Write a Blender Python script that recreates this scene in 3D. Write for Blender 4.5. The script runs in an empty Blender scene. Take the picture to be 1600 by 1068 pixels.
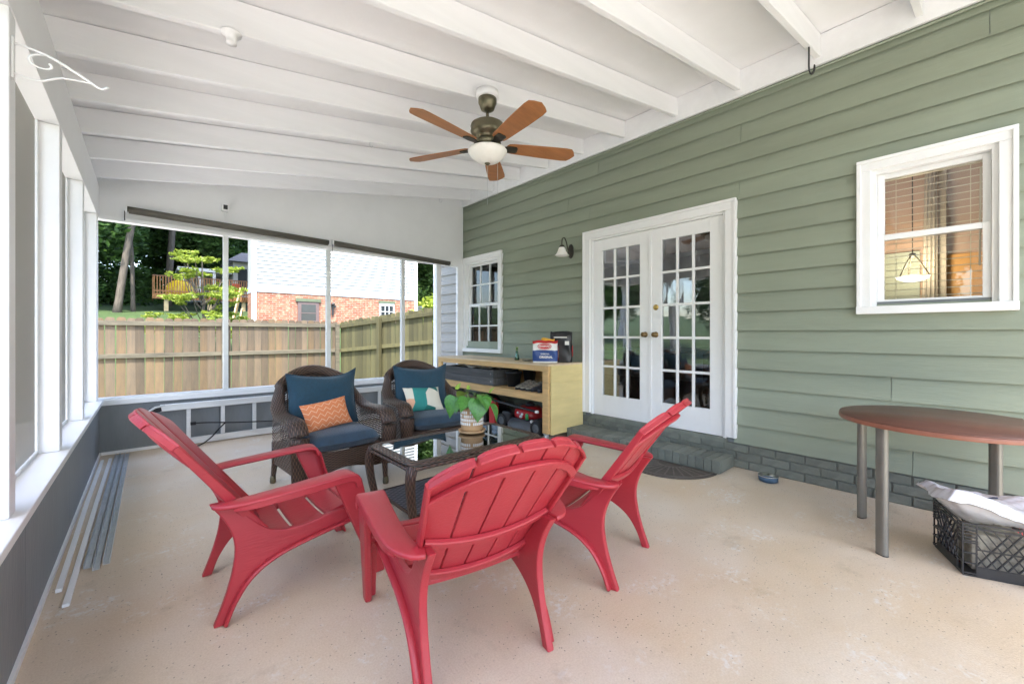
import bpy, bmesh, math, random
from mathutils import Vector, Matrix
R = math.radians
rnd = random.Random(7)
sc = bpy.context.scene
COL = sc.collection

# ---------------------------------------------------------------- camera, sky, sun, exposure
cam = bpy.data.cameras.new('camera'); camo = bpy.data.objects.new('camera', cam); COL.objects.link(camo)
cam.sensor_width = 36; cam.lens = 650 / 1600 * 36
cam.shift_y = -13 / 1600
cam.clip_start = .02; cam.clip_end = 2000
camo.location = (0, 0, 1.2); camo.rotation_euler = (R(90), 0, -R(41.25))
sc.camera = camo

SUN_DIR = Vector((.26, .46, -1.0)).normalized()          # the way the light travels
wd = bpy.data.worlds.new('World'); sc.world = wd; wd.use_nodes = True
nt = wd.node_tree; bg = nt.nodes['Background']
sky = nt.nodes.new('ShaderNodeTexSky'); sky.sky_type = 'NISHITA'; sky.sun_disc = False
sky.sun_elevation = math.asin(-SUN_DIR.z); sky.sun_rotation = math.atan2(-SUN_DIR.x, -SUN_DIR.y)
sky.air_density = 1.0; sky.dust_density = 2.0; sky.ozone_density = 1.0
nt.links.new(sky.outputs[0], bg.inputs[0]); bg.inputs[1].default_value = .15
sl = bpy.data.lights.new('sun', 'SUN'); sl.energy = 2.0; sl.angle = R(.6); sl.color = (1, .96, .88)
so = bpy.data.objects.new('sun', sl); COL.objects.link(so)
so.rotation_euler = SUN_DIR.to_track_quat('-Z', 'Y').to_euler(); so.location = (-6, -12, 20)
vs = sc.view_settings; vs.view_transform = 'Standard'; vs.look = 'None'; vs.gamma = 1; vs.exposure = 2.76
sc.cycles.max_bounces = 10; sc.cycles.diffuse_bounces = 8; sc.cycles.glossy_bounces = 4
sc.cycles.transparent_max_bounces = 16; sc.cycles.sample_clamp_indirect = 6

# ---------------------------------------------------------------- materials
MATS = {}
def N(t, kind, **kw):
    n = t.nodes.new(kind)
    for k, v in kw.items():
        setattr(n, k, v)
    return n
def mat(name, col, rough=.5, metal=0, var=.12, scale=8., bump=0., bscale=60., col2=None, spec=.5, stretch=None, coat=0, coords='Object', trans=0, sheen=0, orand=0):
    """Principled with noise-driven colour variation, roughness variation and bump."""
    m = bpy.data.materials.new(name); m.use_nodes = True; t = m.node_tree
    b = t.nodes['Principled BSDF']
    tc = N(t, 'ShaderNodeTexCoord'); mp = N(t, 'ShaderNodeMapping'); t.links.new(tc.outputs[coords], mp.inputs[0])
    if stretch: mp.inputs['Scale'].default_value = stretch
    n = N(t, 'ShaderNodeTexNoise'); n.inputs['Scale'].default_value = scale; n.inputs['Detail'].default_value = 6; n.inputs['Roughness'].default_value = .65
    t.links.new(mp.outputs[0], n.inputs['Vector'])
    r = N(t, 'ShaderNodeValToRGB'); c = Vector(col)
    c2 = Vector(col2) if col2 else c * (1 - var * 1.5)
    c1 = c if col2 else c * (1 + var)
    r.color_ramp.elements[0].color = (*c2, 1); r.color_ramp.elements[1].color = (*c1, 1)
    r.color_ramp.elements[0].position = .3; r.color_ramp.elements[1].position = .7
    t.links.new(n.outputs['Fac'], r.inputs[0]); t.links.new(r.outputs[0], b.inputs['Base Color'])
    if orand:
        oi = N(t, 'ShaderNodeObjectInfo'); mr = N(t, 'ShaderNodeMapRange'); mr.inputs['To Min'].default_value = 1 - orand; mr.inputs['To Max'].default_value = 1 + orand
        t.links.new(oi.outputs['Random'], mr.inputs['Value']); vm = N(t, 'ShaderNodeVectorMath', operation='SCALE'); t.links.new(r.outputs[0], vm.inputs[0]); t.links.new(mr.outputs[0], vm.inputs['Scale'])
        t.links.new(vm.outputs[0], b.inputs['Base Color'])
    rr = N(t, 'ShaderNodeMapRange'); rr.inputs['To Min'].default_value = max(0, rough - .1); rr.inputs['To Max'].default_value = min(1, rough + .1)
    t.links.new(n.outputs['Fac'], rr.inputs['Value']); t.links.new(rr.outputs[0], b.inputs['Roughness'])
    b.inputs['Metallic'].default_value = metal; b.inputs['Specular IOR Level'].default_value = spec
    b.inputs['Coat Weight'].default_value = coat
    if sheen: b.inputs['Sheen Weight'].default_value = sheen
    if trans: b.inputs['Transmission Weight'].default_value = trans
    if bump:
        n2 = N(t, 'ShaderNodeTexNoise'); n2.inputs['Scale'].default_value = bscale; n2.inputs['Detail'].default_value = 4
        t.links.new(mp.outputs[0], n2.inputs['Vector'])
        bp = N(t, 'ShaderNodeBump'); bp.inputs['Strength'].default_value = bump; bp.inputs['Distance'].default_value = .01
        t.links.new(n2.outputs['Fac'], bp.inputs['Height']); t.links.new(bp.outputs[0], b.inputs['Normal'])
    MATS[name] = m
    return m
def glass(name, tint=(.9, .93, .92), rough=0., refl=1.0):
    m = bpy.data.materials.new(name); m.use_nodes = True; t = m.node_tree
    t.nodes.remove(t.nodes['Principled BSDF'])
    tr = N(t, 'ShaderNodeBsdfTransparent'); tr.inputs[0].default_value = (*tint, 1)
    gl = N(t, 'ShaderNodeBsdfGlossy'); gl.inputs['Roughness'].default_value = rough; gl.inputs[0].default_value = (1, 1, 1, 1)
    fr = N(t, 'ShaderNodeFresnel'); fr.inputs[0].default_value = 1.52
    mu = N(t, 'ShaderNodeMath', operation='MULTIPLY', use_clamp=True); mu.inputs[1].default_value = refl
    t.links.new(fr.outputs[0], mu.inputs[0])
    mx = N(t, 'ShaderNodeMixShader'); t.links.new(mu.outputs[0], mx.inputs[0]); t.links.new(tr.outputs[0], mx.inputs[1]); t.links.new(gl.outputs[0], mx.inputs[2])
    t.links.new(mx.outputs[0], t.nodes['Material Output'].inputs[0])
    MATS[name] = m; return m
def emit(name, col, s):
    m = bpy.data.materials.new(name); m.use_nodes = True
    b = m.node_tree.nodes['Principled BSDF']; b.inputs['Base Color'].default_value = (*col, 1)
    b.inputs['Emission Color'].default_value = (*col, 1); b.inputs['Emission Strength'].default_value = s
    MATS[name] = m; return m

mat('white_paint', (.82, .825, .835), .5, var=.02, scale=3, bump=.08, bscale=40)
mat('white_rafter', (.82, .825, .835), .55, var=.025, scale=2.5, bump=.15, bscale=25, stretch=(.3, 4, 4))
mat('white_trim', (.82, .825, .825), .35, var=.015, scale=4)
mat('green_siding', (.26, .295, .225), .55, var=.07, scale=3, bump=.22, bscale=60, stretch=(1, .18, 1.6), orand=0.035)
mat('grey_siding', (.36, .345, .32), .6, var=.06, scale=3, bump=.15, bscale=60, stretch=(1, .2, 2))
mat('painted_brick', (.165, .178, .15), .6, var=.18, scale=9, bump=.5, bscale=70, orand=0.16)
mat('painted_mortar', (.15, .16, .137), .75, var=.15, scale=14, bump=.6, bscale=90)
mat('slate_panel', (.20, .215, .225), .48, var=.14, scale=3, bump=.3, bscale=50, stretch=(1, 1, .3))
mat('red_plastic', (.43, .034, .045), .40, var=.18, scale=4, bump=.14, bscale=60, stretch=(.3, 2, 2), col2=(.385, .027, .038))
mat('blue_fabric', (.012, .052, .085), .85, var=.15, scale=40, bump=.35, bscale=500, sheen=.2)
mat('blue_fabric_faded', (.024, .055, .09), .8, var=.2, scale=12, bump=.3, bscale=500, sheen=.2)
mat('bench_pine', (.62, .40, .17), .55, var=.15, scale=4, bump=.15, bscale=40, stretch=(6, .6, 6))
mat('bench_panel', (.68, .55, .25), .55, var=.07, scale=2.5, bump=.1, bscale=30, stretch=(1, 1, 5), orand=0.06)
mat('bench_top_board', (.66, .52, .34), .6, var=.12, scale=3, stretch=(5, .6, 5))
mat('grey_wood', (.085, .083, .08), .7, var=.3, scale=5, bump=.35, bscale=50, stretch=(6, .6, 6), orand=0.2)
mat('black_plastic', (.018, .018, .02), .4, var=.2, scale=10)
mat('black_rubber', (.022, .022, .023), .8, var=.2, scale=20, bump=.2)
mat('dark_metal', (.06, .055, .045), .4, metal=.6, var=.2, scale=10)
mat('fan_bronze', (.165, .15, .098), .36, metal=.75, var=.15, scale=7)
mat('fan_blade_wood', (.35, .145, .052), .42, var=.16, scale=5, stretch=(.6, 5, 5), bump=.05)
mat('aluminium', (.74, .75, .75), .4, metal=.35, var=.06, scale=20, stretch=(.2, 3, 3))
mat('white_aluminium', (.76, .77, .77), .35, metal=.15, var=.04, scale=10)
mat('galvanised', (.60, .62, .64), .4, metal=.55, var=.12, scale=12)
mat('table_veneer', (.15, .062, .042), .38, var=.22, scale=3, stretch=(8, .6, 1), bump=.04)
mat('table_edge', (.27, .10, .06), .4, var=.15, scale=6)
mat('leg_grey', (.20, .19, .165), .38, metal=.4, var=.08, scale=6)
mat('brass', (.55, .38, .13), .3, metal=1, var=.1, scale=20)
mat('old_brass', (.22, .15, .07), .4, metal=.9, var=.2, scale=20)
mat('chrome', (.7, .7, .7), .18, metal=1, var=.05, scale=10)
mat('frosted_glass', (.86, .85, .80), .35, var=.05, scale=9)
mat('mower_red', (.5, .02, .025), .3, var=.1, scale=5, coat=.3)
mat('mower_grey', (.10, .11, .12), .4, var=.2, scale=6)
mat('green_cap', (.03, .25, .08), .4)
mat('terracotta', (.50, .31, .15), .65, var=.1, scale=12, bump=.1)
mat('pot_glaze', (.80, .79, .74), .4, var=.05, scale=20)
mat('soil', (.03, .022, .015), .95, var=.4, scale=50, bump=.6)
mat('leaf_plant', (.075, .24, .035), .35, var=.25, scale=9)
mat('leaf_young', (.28, .42, .05), .4, var=.15, scale=9)
mat('stem_green', (.16, .28, .06), .5)
mat('doormat_rubber', (.085, .07, .058), .85, var=.2, scale=20, bump=.4)
mat('doormat_ray', (.13, .112, .095), .85, var=.2, scale=20)
mat('blue_bowl', (.05, .10, .16), .4, var=.15, scale=20)
mat('bag_white', (.78, .76, .70), .5, var=.04, scale=8)
mat('bag_blue', (.02, .06, .22), .4, var=.08, scale=8)
mat('bag_red', (.55, .03, .03), .4, var=.08, scale=8)
mat('bag_yellow', (.75, .42, .05), .4)
mat('bag_black', (.02, .02, .022), .35, var=.2, scale=8)
mat('shoe_dark', (.06, .06, .065), .7, var=.3, scale=14)
mat('shoe_tan', (.50, .46, .36), .7, var=.5, scale=26, col2=(.12, .10, .08))
mat('roller_fabric', (.115, .105, .085), .65, var=.1, scale=8)
mat('grout_dark', (.06, .06, .06), .8)
mat('fence_wood', (.155, .11, .067), .85, var=.35, scale=2.2, bump=.4, bscale=30, stretch=(5, 5, .5), col2=(.075, .06, .043), orand=0.28)
mat('fence_wood_low', (.19, .125, .062), .85, var=.35, scale=2.2, bump=.4, bscale=30, stretch=(5, 5, .5), col2=(.095, .07, .045), orand=0.25)
mat('fence_mossy', (.105, .093, .037), .9, var=.3, scale=2.5, bump=.4, bscale=30, stretch=(5, 5, .5), col2=(.06, .058, .027), orand=0.3)
mat('fence_rail', (.12, .105, .073), .85, var=.3, scale=3, bump=.3, stretch=(.6, 5, 5))
mat('deck_wood', (.30, .14, .05), .7, var=.2, scale=3)
mat('deck_rail_wood', (.20, .10, .055), .7, var=.2, scale=3)
mat('lumber', (.52, .40, .22), .7, var=.15, scale=4)
mat('vinyl_white', (.40, .40, .39), .5, var=.02, scale=2)
mat('band_blue', (.50, .58, .70), .5, var=.03)
mat('roof_shingle', (.20, .20, .22), .9, var=.25, scale=14, bump=.4)
mat('dark_glass', (.03, .035, .04), .08, var=.1)
mat('door_purple', (.13, .085, .08), .6, var=.1)
mat('lintel_green', (.10, .12, .07), .7)
mat('bark', (.115, .095, .075), .9, var=.35, scale=6, bump=.6, bscale=25, stretch=(3, 3, .5))
mat('yellow_vinyl', (.75, .55, .02), .4, var=.05)
mat('red_vinyl', (.6, .05, .03), .4)
mat('bounce_concrete', (.62, .58, .52), .85, var=.12, scale=3, bump=.2)
mat('room_grey', (.55, .52, .48), .8, var=.05)
mat('room_floor', (.16, .09, .05), .5, var=.15, scale=4, stretch=(1, 8, 1))
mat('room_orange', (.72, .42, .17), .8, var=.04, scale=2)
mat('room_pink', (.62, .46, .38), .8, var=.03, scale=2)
mat('room_teal', (.42, .50, .47), .7, var=.04)
mat('shade_brown', (.20, .09, .045), .8, var=.15, scale=10, stretch=(1, 1, 12))
mat('curtain', (.62, .60, .57), .9, var=.05, scale=6)
mat('blind_cream', (.86, .84, .72), .5, var=.03)
mat('blind_white', (.74, .74, .72), .5, var=.03)
mat('oxide_white', (.75, .75, .72), .6)
glass('door_glass', (.80, .82, .82), refl=3.0)
glass('window_glass', (.93, .94, .93), refl=1.2)
glass('table_glass', (.36, .37, .38), refl=1.9)
glass('vase_glass', (.45, .75, .66), refl=1.5)
emit('lit_bowl', (1, .9, .72), .5)

def floor_material():
    m = bpy.data.materials.new('painted_concrete_floor'); m.use_nodes = True; t = m.node_tree; b = t.nodes['Principled BSDF']
    tc = N(t, 'ShaderNodeTexCoord')
    def noise(s, d=6, ro=.6):
        n = N(t, 'ShaderNodeTexNoise'); n.inputs['Scale'].default_value = s; n.inputs['Detail'].default_value = d; n.inputs['Roughness'].default_value = ro
        t.links.new(tc.outputs['Object'], n.inputs['Vector']); return n
    def ramp(src, a, b_, ca, cb):
        r = N(t, 'ShaderNodeValToRGB'); e = r.color_ramp.elements
        e[0].position = a; e[1].position = b_; e[0].color = (*ca, 1); e[1].color = (*cb, 1)
        t.links.new(src, r.inputs[0]); return r
    def mix(f, a, c, mode='MIX'):
        x = N(t, 'ShaderNodeMix', data_type='RGBA', blend_type=mode)
        if hasattr(f, 'links'): t.links.new(f, x.inputs[0])
        else: x.inputs[0].default_value = f
        t.links.new(a, x.inputs[6])
        if hasattr(c, 'links'): t.links.new(c, x.inputs[7])
        else: x.inputs[7].default_value = (*c, 1)
        return x.outputs[2]
    big = noise(.9, 4, .55); base = ramp(big.outputs['Fac'], .36, .62, (.63, .45, .25), (.70, .60, .475))
    mid = noise(5, 8, .7); c = mix(.35, base.outputs[0], ramp(mid.outputs['Fac'], .3, .75, (.48, .39, .29), (.70, .62, .52)).outputs[0])
    fine = noise(140, 3, .6); c = mix(.22, c, ramp(fine.outputs['Fac'], .35, .65, (.40, .33, .25), (.74, .67, .57)).outputs[0])
    # worn pale patches and chips
    worn = noise(2.6, 10, .75); wf = ramp(worn.outputs['Fac'], .535, .63, (0, 0, 0), (1, 1, 1))
    wn = noise(38, 4, .7); wm = N(t, 'ShaderNodeMath', operation='MULTIPLY'); t.links.new(wf.outputs[0], wm.inputs[0])
    t.links.new(ramp(wn.outputs['Fac'], .48, .58, (0, 0, 0), (1, 1, 1)).outputs[0], wm.inputs[1])
    c = mix(wm.outputs[0], c, (.68, .65, .60))
    st = noise(3.3, 9, .72); c = mix(ramp(st.outputs['Fac'], .58, .72, (0, 0, 0), (.5, .5, .5)).outputs[0], c, (.36, .28, .18))
    # dark flecks: small cells, only some of them, denser in places
    v = N(t, 'ShaderNodeTexVoronoi'); v.inputs['Scale'].default_value = 52; v.inputs['Randomness'].default_value = 1
    t.links.new(tc.outputs['Object'], v.inputs['Vector'])
    sp = ramp(v.outputs['Distance'], .10, .19, (1, 1, 1), (0, 0, 0))
    sx = N(t, 'ShaderNodeSeparateColor'); t.links.new(v.outputs['Color'], sx.inputs[0])
    gt = N(t, 'ShaderNodeMath', operation='GREATER_THAN'); gt.inputs[1].default_value = .5; t.links.new(sx.outputs[0], gt.inputs[0])
    f = N(t, 'ShaderNodeMath', operation='MULTIPLY'); t.links.new(sp.outputs[0], f.inputs[0]); t.links.new(gt.outputs[0], f.inputs[1])
    f2 = N(t, 'ShaderNodeMath', operation='MULTIPLY'); t.links.new(f.outputs[0], f2.inputs[0])
    den = noise(1.4, 3, .5); t.links.new(ramp(den.outputs['Fac'], .40, .62, (.35, .35, .35), (1, 1, 1)).outputs[0], f2.inputs[1])
    c = mix(f2.outputs[0], c, (.12, .095, .075))
    t.links.new(c, b.inputs['Base Color'])
    ro = N(t, 'ShaderNodeMapRange'); ro.inputs['From Min'].default_value = .3; ro.inputs['From Max'].default_value = .7; ro.inputs['To Min'].default_value = .28; ro.inputs['To Max'].default_value = .58
    t.links.new(mid.outputs['Fac'], ro.inputs['Value']); t.links.new(ro.outputs[0], b.inputs['Roughness'])
    bp = N(t, 'ShaderNodeBump'); bp.inputs['Strength'].default_value = .25; bp.inputs['Distance'].default_value = .006
    ad = N(t, 'ShaderNodeMath', operation='ADD'); t.links.new(mid.outputs['Fac'], ad.inputs[0]); t.links.new(fine.outputs['Fac'], ad.inputs[1])
    t.links.new(ad.outputs[0], bp.inputs['Height']); t.links.new(bp.outputs[0], b.inputs['Normal'])
    MATS['floor'] = m
floor_material()

def weave_material(name, open_=False, cA=(.028, .016, .011), cB=(.15, .085, .055), pu=.024, pv=.011, tint=None):
    """woven strands in UV space (metres): rows pass over and under stakes; the open kind has holes."""
    m = bpy.data.materials.new(name); m.use_nodes = True; t = m.node_tree; b = t.nodes['Principled BSDF']
    tc = N(t, 'ShaderNodeTexCoord'); sp = N(t, 'ShaderNodeSeparateXYZ'); t.links.new(tc.outputs['UV'], sp.inputs[0])
    def M(op, a, c=None):
        n = N(t, 'ShaderNodeMath', operation=op)
        for i, x in enumerate((a, c)):
            if x is None: continue
            if hasattr(x, 'links'): t.links.new(x, n.inputs[i])
            else: n.inputs[i].default_value = x
        return n.outputs[0]
    u = M('MULTIPLY', sp.outputs[0], 1 / pu); v = M('MULTIPLY', sp.outputs[1], 1 / pv)
    row = M('FLOOR', v); par = M('MODULO', row, 2.)
    ph = M('ADD', M('MULTIPLY', u, math.pi), M('MULTIPLY', par, math.pi))
    over = M('ADD', M('MULTIPLY', M('SINE', ph), .5), .5)
    rowh = M('ABSOLUTE', M('SINE', M('MULTIPLY', v, math.pi)))
    h = M('MULTIPLY', rowh, M('ADD', M('MULTIPLY', over, .8), .2))
    r = N(t, 'ShaderNodeValToRGB'); e = r.color_ramp.elements; e[0].color = (*cA, 1); e[1].color = (*cB, 1); e[0].position = .1; e[1].position = .9
    t.links.new(h, r.inputs[0]); t.links.new(r.outputs[0], b.inputs['Base Color'])
    b.inputs['Roughness'].default_value = .33
    bp = N(t, 'ShaderNodeBump'); bp.inputs['Strength'].default_value = .9; bp.inputs['Distance'].default_value = .005
    t.links.new(h, bp.inputs['Height']); t.links.new(bp.outputs[0], b.inputs['Normal'])
    if open_:
        hole = M('MULTIPLY', M('LESS_THAN', rowh, .62), M('GREATER_THAN', M('ABSOLUTE', M('SINE', M('MULTIPLY', u, math.pi))), .55))
        t.links.new(M('SUBTRACT', 1., hole), b.inputs['Alpha'])
    MATS[name] = m
weave_material('wicker'); weave_material('wicker_open', True, pu=.026, pv=.02)
weave_material('wicker_shelf', cA=(.03, .03, .04), cB=(.22, .21, .22), pu=.03, pv=.018)

def zigzag_material():
    m = bpy.data.materials.new('orange_zigzag_fabric'); m.use_nodes = True; t = m.node_tree; b = t.nodes['Principled BSDF']
    tc = N(t, 'ShaderNodeTexCoord'); sp = N(t, 'ShaderNodeSeparateXYZ'); t.links.new(tc.outputs['UV'], sp.inputs[0])
    tri = N(t, 'ShaderNodeMath', operation='PINGPONG'); tri.inputs[1].default_value = .028; t.links.new(sp.outputs[0], tri.inputs[0])
    ad = N(t, 'ShaderNodeMath', operation='ADD'); t.links.new(sp.outputs[1], ad.inputs[0]); t.links.new(tri.outputs[0], ad.inputs[1])
    nz = N(t, 'ShaderNodeTexNoise'); nz.inputs['Scale'].default_value = 22; t.links.new(tc.outputs['UV'], nz.inputs[0])
    nm = N(t, 'ShaderNodeMath', operation='MULTIPLY_ADD'); nm.inputs[1].default_value = .012; t.links.new(nz.outputs['Fac'], nm.inputs[0]); t.links.new(ad.outputs[0], nm.inputs[2])
    md = N(t, 'ShaderNodeMath', operation='PINGPONG'); md.inputs[1].default_value = .021; t.links.new(nm.outputs[0], md.inputs[0])
    lt = N(t, 'ShaderNodeMath', operation='LESS_THAN'); lt.inputs[1].default_value = .0028; t.links.new(md.outputs[0], lt.inputs[0])
    x = N(t, 'ShaderNodeMix', data_type='RGBA'); x.inputs[6].default_value = (.68, .22, .085, 1); x.inputs[7].default_value = (.80, .52, .33, 1)
    t.links.new(lt.outputs[0], x.inputs[0]); t.links.new(x.outputs[2], b.inputs['Base Color']); b.inputs['Roughness'].default_value = .85
    MATS['zigzag'] = m
zigzag_material()
def leafprint_material():
    m = bpy.data.materials.new('tropical_print_fabric'); m.use_nodes = True; t = m.node_tree; b = t.nodes['Principled BSDF']
    tc = N(t, 'ShaderNodeTexCoord'); v = N(t, 'ShaderNodeTexVoronoi'); v.inputs['Scale'].default_value = 9
    mp = N(t, 'ShaderNodeMapping'); mp.inputs['Rotation'].default_value = (0, 0, .8); mp.inputs['Scale'].default_value = (1, .45, 1)
    t.links.new(tc.outputs['UV'], mp.inputs[0]); t.links.new(mp.outputs[0], v.inputs['Vector'])
    s = N(t, 'ShaderNodeSeparateColor'); t.links.new(v.outputs['Color'], s.inputs[0])
    r = N(t, 'ShaderNodeValToRGB'); r.color_ramp.interpolation = 'CONSTANT'; e = r.color_ramp.elements
    e[0].color = (.72, .68, .55, 1); e[1].position = .35; e[1].color = (.03, .25, .22, 1)
    for p, c in ((.55, (.75, .42, .26, 1)), (.75, (.70, .66, .52, 1)), (.88, (.02, .16, .13, 1))):
        q = e.new(p); q.color = c
    t.links.new(s.outputs[0], r.inputs[0]); t.links.new(r.outputs[0], b.inputs['Base Color']); b.inputs['Roughness'].default_value = .85
    MATS['leafprint'] = m
leafprint_material()
def screen_material():
    """insect screen: wires hide more the more slantwise one looks through"""
    m = bpy.data.materials.new('insect_screen'); m.use_nodes = True; t = m.node_tree
    t.nodes.remove(t.nodes['Principled BSDF'])
    d = N(t, 'ShaderNodeBsdfDiffuse'); d.inputs[0].default_value = (.50, .49, .46, 1)
    tr = N(t, 'ShaderNodeBsdfTransparent'); lw = N(t, 'ShaderNodeLayerWeight'); lw.inputs[0].default_value = .5
    r = N(t, 'ShaderNodeMapRange'); r.inputs['From Min'].default_value = .5; r.inputs['From Max'].default_value = .9; r.inputs['To Min'].default_value = .08; r.inputs['To Max'].default_value = .97
    t.links.new(lw.outputs['Facing'], r.inputs['Value'])
    mx = N(t, 'ShaderNodeMixShader'); t.links.new(r.outputs[0], mx.inputs[0]); t.links.new(tr.outputs[0], mx.inputs[1]); t.links.new(d.outputs[0], mx.inputs[2])
    t.links.new(mx.outputs[0], t.nodes['Material Output'].inputs[0]); MATS['screen'] = m
screen_material()
def brick_material():
    m = bpy.data.materials.new('far_red_brick'); m.use_nodes = True; t = m.node_tree; b = t.nodes['Principled BSDF']
    tc = N(t, 'ShaderNodeTexCoord'); mp = N(t, 'ShaderNodeMapping'); mp.inputs['Rotation'].default_value = (R(90), 0, 0)
    t.links.new(tc.outputs['Object'], mp.inputs[0])
    k = N(t, 'ShaderNodeTexBrick'); k.inputs['Scale'].default_value = 1; k.inputs['Brick Width'].default_value = .26; k.inputs['Row Height'].default_value = .085
    k.inputs['Mortar Size'].default_value = .012; k.inputs['Color1'].default_value = (.21, .047, .02, 1); k.inputs['Color2'].default_value = (.32, .115, .055, 1); k.inputs['Mortar'].default_value = (.26, .21, .17, 1)
    t.links.new(mp.outputs[0], k.inputs[0])
    n = N(t, 'ShaderNodeTexNoise'); n.inputs['Scale'].default_value = 6; n.inputs['Detail'].default_value = 5; t.links.new(mp.outputs[0], n.inputs[0])
    x = N(t, 'ShaderNodeMix', data_type='RGBA'); r = N(t, 'ShaderNodeValToRGB'); r.color_ramp.elements[0].position = .5; r.color_ramp.elements[1].position = .7
    t.links.new(n.outputs['Fac'], r.inputs[0]); t.links.new(r.outputs[0], x.inputs[0]); t.links.new(k.outputs['Color'], x.inputs[6]); x.inputs[7].default_value = (.40, .24, .16, 1)
    t.links.new(x.outputs[2], b.inputs['Base Color']); b.inputs['Roughness'].default_value = .9; MATS['far_brick'] = m
brick_material()
def grass_material():
    mat('lawn', (.045, .085, .016), .95, var=.4, scale=2.5, bump=.8, bscale=30, col2=(.02, .042, .009))
grass_material()
def leaf_mat(name, ca, cb, tr=.35):
    m = bpy.data.materials.new(name); m.use_nodes = True; t = m.node_tree; b = t.nodes['Principled BSDF']
    g = N(t, 'ShaderNodeNewGeometry'); r = N(t, 'ShaderNodeValToRGB'); r.color_ramp.elements[0].color = (*ca, 1); r.color_ramp.elements[1].color = (*cb, 1)
    t.links.new(g.outputs['Random Per Island'], r.inputs[0]); t.links.new(r.outputs[0], b.inputs['Base Color']); b.inputs['Roughness'].default_value = .6
    tl = N(t, 'ShaderNodeBsdfTranslucent'); t.links.new(r.outputs[0], tl.inputs[0])
    mx = N(t, 'ShaderNodeMixShader'); mx.inputs[0].default_value = tr; t.links.new(b.outputs[0], mx.inputs[1]); t.links.new(tl.outputs[0], mx.inputs[2])
    t.links.new(mx.outputs[0], t.nodes['Material Output'].inputs[0]); MATS[name] = m
leaf_mat('foliage_dark', (.022, .058, .014), (.11, .21, .045), .45)
leaf_mat('foliage_mid', (.04, .09, .02), (.10, .18, .04))
leaf_mat('foliage_lime', (.16, .23, .025), (.34, .40, .05), .45)

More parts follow.
